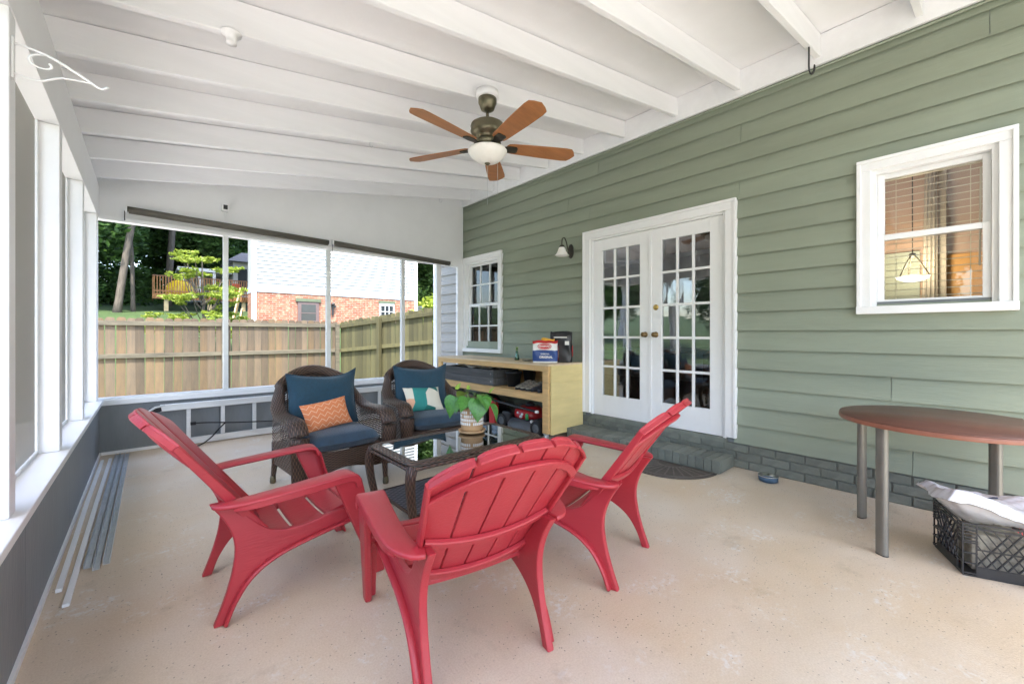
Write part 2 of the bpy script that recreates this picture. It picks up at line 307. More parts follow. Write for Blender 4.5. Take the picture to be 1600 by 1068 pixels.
# ---------------------------------------------------------------- mesh builder
class MB:
    def __init__(s): s.v = []; s.f = []; s.uv = []; s.sm = []; s.mi = []; s.cur = 0
    def face(s, idx, smooth=False, uv=None): s.f.append(tuple(idx)); s.sm.append(smooth); s.uv.append(uv); s.mi.append(s.cur)
    def box(s, a, b, M=None):
        x0, y0, z0 = (min(p, q) for p, q in zip(a, b)); x1, y1, z1 = (max(p, q) for p, q in zip(a, b))
        return s.hexa([(x0, y0, z0), (x1, y0, z0), (x1, y1, z0), (x0, y1, z0), (x0, y0, z1), (x1, y0, z1), (x1, y1, z1), (x0, y1, z1)], M)
    def hexa(s, p, M=None):
        n = len(s.v); s.v += [tuple(M @ Vector(q)) if M else tuple(q) for q in p]
        for f in ((0, 3, 2, 1), (4, 5, 6, 7), (0, 1, 5, 4), (1, 2, 6, 5), (2, 3, 7, 6), (3, 0, 4, 7)): s.face([n + i for i in f])
        return s
    def prism(s, poly, axis, lo, hi, M=None):
        """extrude 2D polygon along axis ('x','y','z')"""
        def P(a, b, c): q = {'x': (c, a, b), 'y': (a, c, b), 'z': (a, b, c)}[axis]; return tuple(M @ Vector(q)) if M else q
        n = len(s.v); k = len(poly)
        s.v += [P(a, b, lo) for a, b in poly] + [P(a, b, hi) for a, b in poly]
        s.face([n + i for i in range(k)][::-1]); s.face([n + k + i for i in range(k)])
        for i in range(k): j = (i + 1) % k; s.face([n + i, n + j, n + k + j, n + k + i])
        return s
    def sweep(s, pts, prof, up=(0, 0, 1), sc_=None, closed=False, cap=True, smooth=True):
        pts = [Vector(p) for p in pts]; up = Vector(up); n0 = len(s.v); k = len(prof); L = 0; ls = []
        per = [0]
        for i in range(k): a = prof[i]; b = prof[(i + 1) % k]; per.append(per[-1] + math.hypot(a[0] - b[0], a[1] - b[1]))
        m = len(pts)
        for i, p in enumerate(pts):
            if closed: t = pts[(i + 1) % m] - pts[i - 1]
            else: t = pts[min(i + 1, m - 1)] - pts[max(i - 1, 0)]
            t.normalize(); sd = t.cross(up)
            if sd.length < 1e-4: sd = t.cross(Vector((0, 1, 0)))
            sd.normalize(); nn = sd.cross(t)
            a, b = (1, 1) if sc_ is None else (sc_[i] if isinstance(sc_[i], tuple) else (sc_[i], sc_[i]))
            if i: L += (p - pts[i - 1]).length
            ls.append(L)
            s.v += [tuple(p + sd * (q[0] * a) + nn * (q[1] * b)) for q in prof]
        for i in range(m if closed else m - 1):
            i2 = (i + 1) % m
            for j in range(k):
                j2 = (j + 1) % k; l2 = ls[i2] if i2 else L + .05
                s.face([n0 + i * k + j, n0 + i * k + j2, n0 + i2 * k + j2, n0 + i2 * k + j], smooth, [(ls[i], per[j]), (ls[i], per[j + 1]), (l2, per[j + 1]), (l2, per[j])])
        if cap and not closed:
            s.face([n0 + j for j in range(k)][::-1]); s.face([n0 + (m - 1) * k + j for j in range(k)])
        return s
    def tube(s, pts, r, n=8, **kw):
        return s.sweep(pts, [(r * math.cos(2 * math.pi * i / n), r * math.sin(2 * math.pi * i / n)) for i in range(n)], **kw)
    def lathe(s, prof, c=(0, 0, 0), n=20, M=None, cap=True):
        n0 = len(s.v); k = len(prof)
        for i in range(n):
            a = 2 * math.pi * i / n
            for r, z in prof:
                q = Vector((c[0] + r * math.cos(a), c[1] + r * math.sin(a), c[2] + z)); s.v.append(tuple(M @ q) if M else tuple(q))
        for i in range(n):
            i2 = (i + 1) % n
            for j in range(k - 1): s.face([n0 + i * k + j, n0 + i2 * k + j, n0 + i2 * k + j + 1, n0 + i * k + j + 1], True)
        if cap:
            if prof[0][0] > 1e-5: s.face([n0 + i * k for i in range(n)][::-1])
            if prof[-1][0] > 1e-5: s.face([n0 + i * k + k - 1 for i in range(n)])
        return s
    def grid(s, fn, nu, nv, uvs=(1, 1), smooth=True, flip=False):
        n0 = len(s.v)
        for i in range(nu + 1):
            for j in range(nv + 1): s.v.append(tuple(fn(i / nu, j / nv)))
        for i in range(nu):
            for j in range(nv):
                q = [(i, j), (i + 1, j), (i + 1, j + 1), (i, j + 1)]
                if flip: q = q[::-1]
                s.face([n0 + a * (nv + 1) + b for a, b in q], smooth, [(a / nu * uvs[0], b / nv * uvs[1]) for a, b in q])
        return s
    def mesh(s, name, mats, off=None):
        me = bpy.data.meshes.new(name)
        v = s.v if off is None else [(a - off[0], b - off[1], c - off[2]) for a, b, c in s.v]
        me.from_pydata(v, [], s.f)
        if any(s.sm): me.polygons.foreach_set('use_smooth', s.sm)
        for m in (mats if isinstance(mats, (list, tuple)) else [mats]): me.materials.append(MATS[m])
        if any(s.mi): me.polygons.foreach_set('material_index', s.mi)
        if any(u is not None for u in s.uv):
            l = me.uv_layers.new(name='uv'); d = []
            for f, u in zip(s.f, s.uv):
                for c in (u or [(0, 0)] * len(f)): d += c
            l.data.foreach_set('uv', d)
        me.update(); return me
    def build(s, name, mats, parent=None, bevel=0, seg=2, world=True, **tags):
        off = None
        if parent is not None and world: off = origin(parent)
        return link(name, s.mesh(name, mats, off), parent, bevel, seg, **tags)
def origin(o):
    p = Vector((0, 0, 0))
    while o is not None: p += o.location; o = o.parent
    return p
def link(name, me, parent=None, bevel=0, seg=2, loc=None, rot=None, scale=None, **tags):
    o = bpy.data.objects.new(name, me); COL.objects.link(o)
    if parent is not None: o.parent = parent
    if loc is not None: o.location = loc
    if rot is not None: o.rotation_euler = rot
    if scale is not None: o.scale = scale
    if bevel:
        b = o.modifiers.new('bevel', 'BEVEL'); b.width = bevel; b.segments = seg; b.limit_method = 'ANGLE'; b.angle_limit = R(40)
    for k, v in tags.items(): o[k] = v
    return o
def thing(name, label, cat, loc=(0, 0, 0), rz=0, group=None):
    o = bpy.data.objects.new(name, None); COL.objects.link(o); o.location = loc; o.rotation_euler = (0, 0, rz); o.empty_display_size = .1
    o['label'] = label; o['category'] = cat
    if group: o['group'] = group
    return o
def tag(o, label, cat, group=None, kind=None):
    o['label'] = label; o['category'] = cat
    if group: o['group'] = group
    if kind: o['kind'] = kind
    return o
def copy_tree(o, parent=None):
    c = o.copy(); COL.objects.link(c); c.parent = parent
    for ch in [x for x in o.children]: copy_tree(ch, c)
    return c
def bez(p, n=8):
    """Catmull-Rom through the points"""
    p = [Vector(q) for q in p]; out = []
    for i in range(len(p) - 1):
        a = p[max(i - 1, 0)]; b = p[i]; c = p[i + 1]; d = p[min(i + 2, len(p) - 1)]
        for k in range(n):
            t = k / n; out.append(.5 * ((2 * b) + (c - a) * t + (2 * a - 5 * b + 4 * c - d) * t * t + (3 * b - a - 3 * c + d) * t ** 3))
    return out + [p[-1]]
def rrect(w, h, r, n=3):
    o = []
    for cx, cy, a0 in ((w / 2 - r, h / 2 - r, 0), (-w / 2 + r, h / 2 - r, 90), (-w / 2 + r, -h / 2 + r, 180), (w / 2 - r, -h / 2 + r, 270)):
        for i in range(n + 1): a = R(a0 + 90 * i / n); o.append((cx + r * math.cos(a), cy + r * math.sin(a)))
    return o

# ================================================================ THE SETTING
XW = 3.99; XL = -.355; YE = 5.78; YR = -1.5        # house wall, left wall, end wall, rear end of the porch
def ground_z(x, y):
    z = -.3
    if y > 11.6: z += (min(y, 20) - 11.6) * .21
    if y > 20: z += (min(y, 60) - 20) * .11
    z += .05 * math.sin(x * .35) * math.sin(y * .3)
    z += .22 * max(0, min(1, (x - 3.5) / 2)) * max(0, min(1, (y - 5) / 3))
    return z
mb = MB()
xs = [-400, -200, -100, -60] + [-40 + 2 * i for i in range(41)] + [60, 100, 200, 400]
ys = [-400, -200, -100, -60] + [-40 + 2 * i for i in range(51)] + [80, 120, 200, 400]
mb.grid(lambda u, v: (xs[round(u * (len(xs) - 1))], ys[round(v * (len(ys) - 1))], ground_z(xs[round(u * (len(xs) - 1))], ys[round(v * (len(ys) - 1))])), len(xs) - 1, len(ys) - 1)
mb.build('lawn', 'lawn', kind='structure')
# porch slab
mb = MB().box((XL - .14, YR - .1, -.45), (XW + .16, YE + .1, 0)); mb.build('floor', 'floor', kind='structure')
mb = MB().box((XL - 3.4, YR - 7, -.42), (XW + .5, YR - .11, -.12)).box((XL - 3.4, YR - .109, -.42), (XL - .15, YE + .11, -.12)).box((XL - 3.4, YE + .111, -.42), (3.3, YE + 3.6, -.12)); mb.build('bounce_slab', 'bounce_concrete', kind='structure')  # pale slab out of view, added to bounce sunlight into the porch

# ---- the house with green lap siding
house = thing('house', 'house wall of green lap siding on a painted brick footing', 'house', (XW, 2, 0))
DOOR = (1.575, 3.11, .235, 2.325)         # rough openings: y0, y1, z0, z1
WINR = (-.04, .545, 1.43, 2.375)
WINL = (4.84, 5.685, .99, 2.36)
OPEN = [DOOR, WINR, WINL]
Y0H, Y1H, HZ = -4.0, 6.62, 4.2
def core(y0, y1, z0, z1): MB().box((XW + .012, y0, z0), (XW + .14, y1, z1)).build('wall_core', 'slate_panel', house)
cuts = sorted([(o[0], o[1], o[2], o[3]) for o in OPEN]); y = Y0H
for a, b, z0, z1 in cuts:
    core(y, a, 0, HZ); core(a, b, 0, z0); core(a, b, z1, HZ); y = b
core(y, Y1H, 0, HZ)
# siding boards, each its own piece, broken at openings and at butt joints
EXPO = .1672; ZS = .222
TRIMS = [(1.478, 3.208, 0, 2.412), (-.126, .63, 1.348, 2.46), (4.752, 5.769, .912, 2.44)]
k = 0; z = ZS
while z < 3.30:
    segs = [(Y0H, YE + .012)]
    for a, b, z0, z1 in TRIMS:
        if z + EXPO > z0 + .005 and z < z1 - .005:
            # trimmed board pieces beside the casing; pieces only partly covered keep their full run behind the casing
            if z >= z0 - .01 and z + EXPO <= z1 + .06:
                ns = []
                for p, q in segs:
                    if q <= a or p >= b: ns.append((p, q))
                    else:
                        if p < a: ns.append((p, a + .02))
                        if q > b: ns.append((b - .02, q))
                segs = ns
    rj = random.Random(k * 13 + 5)
    for p, q in segs:
        parts = [(p, q)]
        if q - p > 1.7:
            j = p + (q - p) * rj.uniform(.25, .75); parts = [(p, j - .0015), (j + .0015, q)]
        if q - p > 5:
            js = sorted((p + (q - p) * rj.uniform(.15, .45), p + (q - p) * rj.uniform(.55, .85))); parts = [(p, js[0] - .0015), (js[0] + .0015, js[1] - .0015), (js[1] + .0015, q)]
        for p2, q2 in parts:
            tw = rj.uniform(-.0006, .0006); sag = rj.uniform(-.0008, .0008)
            zt = min(z + EXPO + .02, 3.36)
            poly = [(-.0195 + tw, z + sag), (-.0135 + tw, z + sag), (-.009 + tw, z + sag + .018), (.011, zt), (.004, zt)]
            m = MB().prism([(a_ + XW, b_) for a_, b_ in poly], 'y', p2, q2, None)
            m.build('siding_board', 'green_siding', house)
    # beyond the porch's end wall the same house is pale grey
    poly = [(-.021, z), (-.0145, z), (-.011, z + .03), (.011, z + EXPO + .02), (.004, z + EXPO + .02)]
    MB().prism([(a_ + XW, b_) for a_, b_ in poly], 'y', YE + .07, Y1H, None).build('siding_board', 'grey_siding', house)
    z += EXPO; k += 1
MB().box((XW - .03, Y1H - .005, -.3), (XW + .16, Y1H + .09, 3.5)).build('corner_board', 'white_paint', house)
MB().box((XW - .02, Y0H, 3.285), (XW + .0115, YE - .01, 3.42)).build('frieze_board', 'green_siding', house)
MB().box((XW + .0, YE + .1, -.4), (XW + .15, Y1H, ZS)).build('footing', 'painted_mortar', house)
# footing bricks
MB().box((XW + .002, Y0H, 0), (XW + .0115, YE, ZS - .006)).build('mortar', 'painted_mortar', house)
bm_ = MB().box((-.008, -.0985, -.031), (.006, .0985, .031)).mesh('brick', 'painted_brick')
bh_ = MB().box((-.008, -.0465, -.031), (.006, .0465, .031)).mesh('half_brick', 'painted_brick')
for c in range(3):
    y = -.6 + (.104 if c % 2 else 0)
    while y < 5.7:
        link('brick', bm_, house, .004, 2, loc=Vector((XW, y, .036 + c * .0715)) - house.location + Vector((rnd.uniform(-.0025, .0015), 0, 0)), rot=(rnd.uniform(-.006, .006), 0, rnd.uniform(-.01, .01)))
        y += .2085
# brick step
step = thing('brick_step', 'low grey painted brick step below the french doors', 'step', (3.82, 2.35, 0))
MB().box((3.665, 1.51, 0), (3.975, 3.19, .098)).build('mortar_bed', 'painted_mortar', step)
sb = MB().box((-.033, -.0, -.0), (.033, .30, .106)).mesh('step_brick', 'painted_brick')
for i in range(24):
    y = 1.525 + i * .0715
    if y > 3.17: break
    link('brick', sb, step, .005, 2, loc=Vector((3.652 + rnd.uniform(-.002, .003), y, .008 + rnd.uniform(-.002, .002))) - step.location, rot=(0, 0, -R(90)))
# ---- french doors
def casing(name, y0, y1, z0, z1, w, parent, sill=False, mat_='white_trim'):
    """picture-frame casing with a back band; outer size given"""
    m = MB(); X0, X1 = XW - .042, XW + .004
    for (a, b, c, d) in ((y0, y0 + w, z0, z1 - w - .001), (y1 - w, y1, z0, z1 - w - .001), (y0, y1, z1 - w, z1)):
        m.box((X0 + .006, a, c), (X1, b, d))
    for (a, b, c, d) in ((y0 - .004, y0 + .02, z0 + .001, z1 - .021), (y1 - .02, y1 + .004, z0 + .001, z1 - .021), (y0 - .004, y1 + .004, z1 - .02, z1 + .004)):
        m.box((X0 - .006, a, c), (X1 - .001, b, d))
    if sill: m.box((X0 - .02, y0 - .01, z0 - .03), (X1 + .06, y1 + .01, z0 + .035))
    return m.build(name, mat_, parent, .003)
dcas = casing('door_casing', 1.478, 3.208, .262, 2.412, .092, house)
MB().box((XW - .01, DOOR[0] - .01, .20), (XW + .13, DOOR[1] + .01, .2455)).build('threshold', 'painted_brick', house, .004)
m = MB()
for a, b in ((DOOR[0] - .006, DOOR[0] + .022), (DOOR[1] - .022, DOOR[1] + .006)): m.box((XW - .01, a, .247), (XW + .12, b, DOOR[3]))
m.box((XW - .009, DOOR[0], DOOR[3] - .024), (XW + .119, DOOR[1], DOOR[3] + .006)); m.build('door_jamb', 'white_trim', house, .002)
def door(y0, y1, z0, z1, knob_y, dead):
    X0, X1 = XW + .012, XW + .05
    gy0, gy1, gz0, gz1 = y0 + .125, y1 - .125, z0 + .235, z1 - .13
    f = MB()
    f.box((X0, y0, z0), (X1, gy0, z1)).box((X0, gy1, z0), (X1, y1, z1)).box((X0, gy0, z0), (X1, gy1, gz0)).box((X0, gy0, gz1), (X1, gy1, z1))
    d = f.build('door', 'white_trim', house, .002)
    for i in (1, 2):
        yy = gy0 + (gy1 - gy0) * i / 3; MB().box((X0 + .004, yy - .0125, gz0), (X1 - .004, yy + .0125, gz1)).build('muntin', 'white_trim', d, .004)
    for j in range(1, 5):
        zz = gz0 + (gz1 - gz0) * j / 5; MB().box((X0 + .0055, gy0, zz - .0125), (X1 - .0055, gy1, zz + .0125)).build('muntin', 'white_trim', d, .004)
    for i in range(3):
        for j in range(5):
            a, b = gy0 + (gy1 - gy0) * i / 3, gy0 + (gy1 - gy0) * (i + 1) / 3; c, e = gz0 + (gz1 - gz0) * j / 5, gz0 + (gz1 - gz0) * (j + 1) / 5
            tl = rnd.uniform(-.0015, .0015)
            p = MB(); p.hexa([(X0 + .017 + tl, a, c), (X0 + .021 + tl, a, c), (X0 + .021 - tl, b, c), (X0 + .017 - tl, b, c), (X0 + .017 + tl * .5, a, e), (X0 + .021 + tl * .5, a, e), (X0 + .021, b, e), (X0 + .017, b, e)])
            p.build('pane', 'door_glass', d)
    rot = Matrix.Translation((X0, knob_y, 1.19)) @ Matrix.Rotation(-R(90), 4, 'Y')
    MB().lathe([(.0, .062), (.018, .06), (.026, .05), (.027, .04), (.02, .028), (.011, .022), (.011, .006), (.03, .005), (.031, 0)], n=18, M=rot).build('knob', 'old_brass', d)
    if dead:
        rot = Matrix.Translation((X0, knob_y, 1.475)) @ Matrix.Rotation(-R(90), 4, 'Y')
        MB().lathe([(.0, .016), (.012, .016), (.022, .012), (.03, .004), (.031, 0)], n=18, M=rot).build('deadbolt', 'brass', d)
    return d
ym = (DOOR[0] + DOOR[1]) / 2
door(DOOR[0] + .025, ym - .002, .25, DOOR[3] - .027, ym - .062, True)
door(ym + .002, DOOR[1] - .025, .25, DOOR[3] - .027, ym + .062, False)
MB().box((XW + .004, ym - .018, .252), (XW + .0115, ym + .018, DOOR[3] - .028)).build('astragal', 'white_trim', house, .003)
# ---- windows
def window(open_, outer, w, sill_drop, grid_, parent=house):
    y0, y1, z0, z1 = open_
    wdw = casing('window', outer[0], outer[1], outer[2], outer[3], w, parent)
    m = MB(); m.box((XW - .056, outer[0] - .006, outer[2] - .006), (XW + .06, outer[1] + .006, outer[2] + .05)); m.build('sill', 'white_trim', wdw, .004)
    a, b = outer[0] + w, outer[1] - w; c, d = outer[2] + .05, outer[3] - w
    m = MB()
    for p, q in ((a - .002, a + .028), (b - .028, b + .002)): m.box((XW - .006, p, c), (XW + .11, q, d + .003))
    m.box((XW - .005, a, d - .026), (XW + .11, b, d + .002)); m.build('jamb', 'white_trim', wdw)
    zm = c + (d - c) * .5
    for (s0, s1, xo) in ((c + .002, zm + .018, .018), (zm - .018, d - .027, .046)):
        f = MB(); x0, x1 = XW + xo, XW + xo + .027; st = .038; p0, p1 = a + .029, b - .029
        f.box((x0, p0, s0), (x1, p0 + st, s1)).box((x0, p1 - st, s0), (x1, p1, s1)).box((x0, p0 + st, s0), (x1, p1 - st, s0 + .045)).box((x0, p0 + st, s1 - .036), (x1, p1 - st, s1))
        s_ = f.build('sash', 'white_trim', wdw, .003)
        g0, g1, h0, h1 = p0 + st, p1 - st, s0 + .045, s1 - .036
        nu, nv = grid_
        if grid_ != (1, 1):
            for i in range(1, nu): yy = g0 + (g1 - g0) * i / nu; s_2 = MB().box((x0 + .003, yy - .011, h0), (x1 - .003, yy + .011, h1)).build('muntin', 'white_trim', wdw, .003)
            for j in range(1, nv): zz = h0 + (h1 - h0) * j / nv; MB().box((x0 + .004, g0, zz - .011), (x1 - .004, g1, zz + .011)).build('muntin', 'white_trim', wdw, .003)
        for i in range(nu):
            for j in range(nv):
                MB().box((x0 + .012, g0 + (g1 - g0) * i / nu, h0 + (h1 - h0) * j / nv), (x0 + .016, g0 + (g1 - g0) * (i + 1) / nu, h0 + (h1 - h0) * (j + 1) / nv)).build('pane', 'window_glass', wdw)
    return wdw, (a, b, c, d)
wr, o1 = window(WINR, (-.126, .63, 1.348, 2.46), .075, 0, (1, 1))
wl, o2 = window(WINL, (4.752, 5.769, .912, 2.44), .085, 0, (3, 2))
MB().box((XW + .02, -.128 + .078 + .03, 2.30), (XW + .045, -.128 + .1, 2.36)).build('sash_latch', 'white_trim', wr)
# blinds: right window half open, left window nearly closed
m = MB(); zz = o1[2] + .02
while zz < o1[3] - .06:
    m.hexa([(XW + .125, p_, q_ + e_) if k_ == 0 else (XW + .148, p_, q_ + e_) for (k_, p_, q_, e_) in ((0, o1[0] + .03, zz, -.001), (1, o1[0] + .03, zz, .0035), (1, o1[1] - .03, zz, .0035), (0, o1[1] - .03, zz, -.001), (0, o1[0] + .03, zz, .0045), (1, o1[0] + .03, zz, .0055), (1, o1[1] - .03, zz, .0055), (0, o1[1] - .03, zz, .0045))]); zz += .0485
for yy in (o1[0] + .12, o1[1] - .12): m.box((XW + .122, yy - .002, o1[2]), (XW + .1235, yy + .002, o1[3] - .04))
m.box((XW + .12, o1[0] + .02, o1[3] - .055), (XW + .155, o1[1] - .02, o1[3] - .005)); m.build('blind', 'blind_cream', wr)
MB().tube([(XW + .112, o1[0] + .075, o1[3] - .1), (XW + .113, o1[0] + .08, o1[2] + .25)], .005).build('blind_wand', 'blind_cream', wr)
m = MB(); zz = o2[2] + .02
while zz < o2[3] - .05:
    m.hexa([(XW + .125, o2[0] + .03, zz), (XW + .143, o2[0] + .03, zz + .020), (XW + .143, o2[1] - .03, zz + .020), (XW + .125, o2[1] - .03, zz), (XW + .125, o2[0] + .03, zz + .002), (XW + .143, o2[0] + .03, zz + .022), (XW + .143, o2[1] - .03, zz + .022), (XW + .125, o2[1] - .03, zz + .002)]); zz += .026
m.build('blind', 'blind_white', wl)
# ---- rooms behind the glass
def room(y0, y1, x1, z1, wall, floor_, zf=.24):
    m = MB()
    for a, b in (((XW + .141, y0, zf), (x1, y0 + .02, z1)), ((XW + .141, y1 - .02, zf), (x1, y1, z1)), ((x1, y0, zf), (x1 + .02, y1, z1))): m.box(a, b)
    m.build('room_wall', wall, house); MB().box((XW + .141, y0, z1 + .001), (x1 + .02, y1, z1 + .03)).build('room_ceiling', 'white_paint', house)
    MB().box((XW + .141, y0, zf - .05), (x1 + .02, y1, zf - .001)).build('room_floor', floor_, house)
room(1.02, 6.55, 8.2, 2.75, 'room_grey', 'room_floor')
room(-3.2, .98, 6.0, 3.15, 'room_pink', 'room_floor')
MB().box((5.97, -3.1, .25), (5.995, .26, 1.98)).build('room_warm_falloff', 'room_orange', house)  # falloff of warm light on the lower wall, put in as an orange slab
MB().box((5.90, .26, .25), (5.995, .315, 3.14)).build('room_column', 'room_grey', house)
MB().box((5.965, .45, .25), (5.99, .955, 2.05)).build('room_door', 'room_teal', house)
m = MB(); m.grid(lambda u, v: (5.86 + .02 * math.sin(u * 22), .318 + u * .13 * (1 - .35 * v), .3 + v * 2.8), 30, 4); m.build('curtain', 'curtain', house)
for a, b in ((DOOR[0] + .15, ym - .13), (ym + .13, DOOR[1] - .15)): MB().box((XW + .075, a, 2.02), (XW + .082, b, 2.24)).build('door_shade', 'shade_brown', house)
# dining chairs and table dimly seen inside the french doors
tb = thing('dining_table', 'dark wooden table seen dimly through the french doors', 'table', (5.6, 3.0, .24))
MB().box((5.1, 2.2, .95), (6.1, 4.0, .99)).build('tabletop', 'room_floor', tb, .005)
for a in (5.17, 6.03):
    for b in (2.27, 3.93): MB().box((a - .03, b - .03, .24), (a + .03, b + .03, .949)).build('leg', 'room_floor', tb)
# pendant lamp in the kitchen
pend = thing('pendant_lamp', 'lit bowl pendant lamp behind the blind of the square window', 'lamp', (5.55, .47, 1.695))
px_, py_, pz_ = 5.55, .47, 1.695
MB().lathe([(.0, 0), (.06, .01), (.11, .032), (.125, .055), (.12, .058), (.0, .022)], (px_, py_, pz_), 24).build('bowl', 'lit_bowl', pend)
m = MB()
for i in range(3):
    a = R(120 * i + 20); m.tube(bez([(px_ + .122 * math.cos(a), py_ + .122 * math.sin(a), pz_ + .056), (px_ + .07 * math.cos(a), py_ + .07 * math.sin(a), pz_ + .16), (px_ + .025 * math.cos(a), py_ + .025 * math.sin(a), pz_ + .24), (px_, py_, pz_ + .25)], 5), .006, 6)
m.tube([(px_, py_, pz_ + .25), (px_, py_, 3.149)], .005, 6); m.lathe([(.0, .24), (.025, .25), (.025, .275), (.0, .285)], (px_, py_, pz_)); m.build('frame', 'dark_metal', pend)
pl = bpy.data.lights.new('pendant_light', 'POINT'); pl.energy = 2.8; pl.color = (1, .8, .52); pl.shadow_soft_size = .1
plo = bpy.data.objects.new('pendant_light', pl); COL.objects.link(plo); plo.parent = pend; plo.location = (0, 0, .16)

# ---------------------------------------------------------------- porch roof
def zr(x): return 2.66 + .16 * (x + .38)          # underside of the rafters
roof = thing('porch_roof', 'white painted lean-to porch roof with exposed rafters', 'roof', (1.8, 1.7, 2.7))
RD = .178
rm = MB(); xa, xb = XL - .55, XW - .052
rm.hexa([(xa, 0, zr(xa)), (xb, 0, zr(xb)), (xb, .04, zr(xb)), (xa, .04, zr(xa)), (xa, 0, zr(xa) + RD), (xb, 0, zr(xb) + RD), (xb, .04, zr(xb) + RD), (xa, .04, zr(xa) + RD)])
rmesh = rm.mesh('rafter', 'white_rafter')
for k in range(-6, 9):
    y = .84 + .58 * k
    if y < YR: continue
    link('rafter', rmesh, roof, .003, 1, loc=Vector((0, y + rnd.uniform(-.006, .006), rnd.uniform(-.004, .004))) - roof.location, rot=(rnd.uniform(-.01, .01), 0, 0))
xa2, xb2 = XL - .8, XW - .002
bounds = [YR - .4, -.9, .3, 1.52, 2.74, 3.96, 5.18, YE + .35]
for a, b in zip(bounds, bounds[1:]):
    m = MB(); zt = lambda x: zr(x) + RD + .0045
    m.hexa([(xa2, a + .001, zt(xa2)), (xb2, a + .001, zt(xb2)), (xb2, b - .001, zt(xb2)), (xa2, b - .001, zt(xa2)), (xa2, a + .001, zt(xa2) + .03), (xb2, a + .001, zt(xb2) + .03), (xb2, b - .001, zt(xb2) + .03), (xa2, b - .001, zt(xa2) + .03)])
    m.build('ceiling_panel', 'white_paint', roof)
MB().box((XW - .05, YR, 3.30), (XW - .021, YE - .012, 3.53)).build('ledger', 'white_rafter', roof, .003)
MB().tube([(XW - .03, YR, 3.283), (XW - .03, 3, 3.281), (XW - .03, YE - .03, 3.284)], .008, 6).build('cable', 'green_siding', roof)
# blocks between rafters above the left header
for k in range(-5, 9):
    y = .84 + .58 * k
    if y < YR: continue
    MB().box((XL - .1, y + .041, zr(XL) - .02), (XL - .065, min(y + .579, YE - .02), zr(XL) + RD - .02)).build('blocking', 'white_paint', roof)
# ---------------------------------------------------------------- porch side wall (left)
lw = thing('porch_side_wall', 'white post and screen side wall above a slate grey knee wall', 'wall', (XL - .05, 1.7, 0))
MB().box((XL - .1, YR, 2.33), (XL, YE - .012, 2.652)).build('header', 'white_paint', lw, .003)
PY = [YR + .01, -1.08 + .0, .02, 1.12, 2.22, 3.32, 4.41, 5.52]
for y in PY: MB().box((XL - .098, y, .562), (XL - .002, y + (.09 if y < 5.5 else .16), 2.329)).build('post', 'white_paint', lw, .004)
MB().box((XL - .13, YR, .528), (XL + .037, YE - .045, .5615)).build('sill', 'white_trim', lw, .004)
prev = YR
for y in (-.3, 1.24, 2.46, 3.68, 4.90, YE + .04):
    MB().box((XL - .09, prev + .0015, .0), (XL, y - .0015, .5275)).build('knee_panel', 'slate_panel', lw, .002); prev = y
MB().box((XL + .0005, YR, .001), (XL + .012, YE - .03, .028)).build('base_strip', 'white_trim', lw)
for a, b in zip(PY, PY[1:]):
    w0 = a + .0905
    MB().box((XL - .091, w0, .5625), (XL - .0895, b - .0005, 2.3285)).build('screen', 'screen', lw)
    f = MB(); f.box((XL - .095, w0, .5625), (XL - .08, w0 + .018, 2.3285)).box((XL - .095, b - .0185, .5625), (XL - .08, b - .0005, 2.3285)); f.box((XL - .0945, w0 + .0185, .5625), (XL - .0805, b - .019, .58)); f.build('screen_frame', 'white_aluminium', lw)
# ---------------------------------------------------------------- porch end wall
ew = thing('porch_end_wall', 'open end wall of white framing and slim metal posts above a dark knee wall', 'wall', (1.8, YE, 0))
m = MB(); y0, y1 = YE - .01, YE + .06
xa, xb = XL - .1, XW - .018
m.hexa([(xa, y0, 2.345), (xb, y0, 2.315), (xb, y1, 2.315), (xa, y1, 2.345), (xa, y0, zr(xa) + .17), (xb, y0, zr(xb) + .17), (xb, y1, zr(xb) + .17), (xa, y1, zr(xa) + .17)])
m.build('gable_panel', 'white_paint', ew)
MB().hexa([(xa, YE - .035, 2.33), (xb, YE - .035, 2.30), (xb, YE + .065, 2.30), (xa, YE + .065, 2.33), (xa, YE - .035, 2.372), (xb, YE - .035, 2.342), (xb, YE - .0105, 2.342), (xa, YE - .0105, 2.372)]).build('header', 'white_paint', ew, .003)
for x, w, mt in ((.679, .05, 'white_aluminium'), (1.812, .055, 'white_aluminium'), (2.883, .055, 'white_aluminium'), (3.50, .075, 'white_paint'), (3.905, .10, 'white_paint')):
    MB().box((x - w / 2, YE - .025, .5625), (x + w / 2, YE + .03, 2.329 - .007 * x)).build('post', mt, ew, .003)
MB().box((XL - .05, YE - .04, .525), (XW - .02, YE + .06, .562)).build('sill', 'white_aluminium', ew, .004)
MB().box((XL - .05, YE - .055, .49), (XW - .02, YE - .0405, .545)).build('sill_lip', 'white_trim', ew, .003)
xx = XL - .02
for x in (.62, 1.82, 3.02, XW - .02):
    MB().box((xx + .0015, YE - .03, 0), (x - .0015, YE + .06, .524)).build('knee_panel', 'slate_panel', ew, .002); xx = x
MB().box((XL + .014, YE - .045, .001), (XW - .03, YE - .0305, .03)).build('base_strip', 'white_trim', ew)
# the open end behind the camera
rw = roof
MB().box((XL - .1, YR - .09, 2.38), (XW - .05, YR - .001, 2.62)).build('header', 'white_paint', rw)
for x in (XL + .02, 1.7, XW - .16): MB().box((x - .045, YR - .0895, 0), (x + .045, YR - .0015, 2.379)).build('post', 'white_paint', rw)

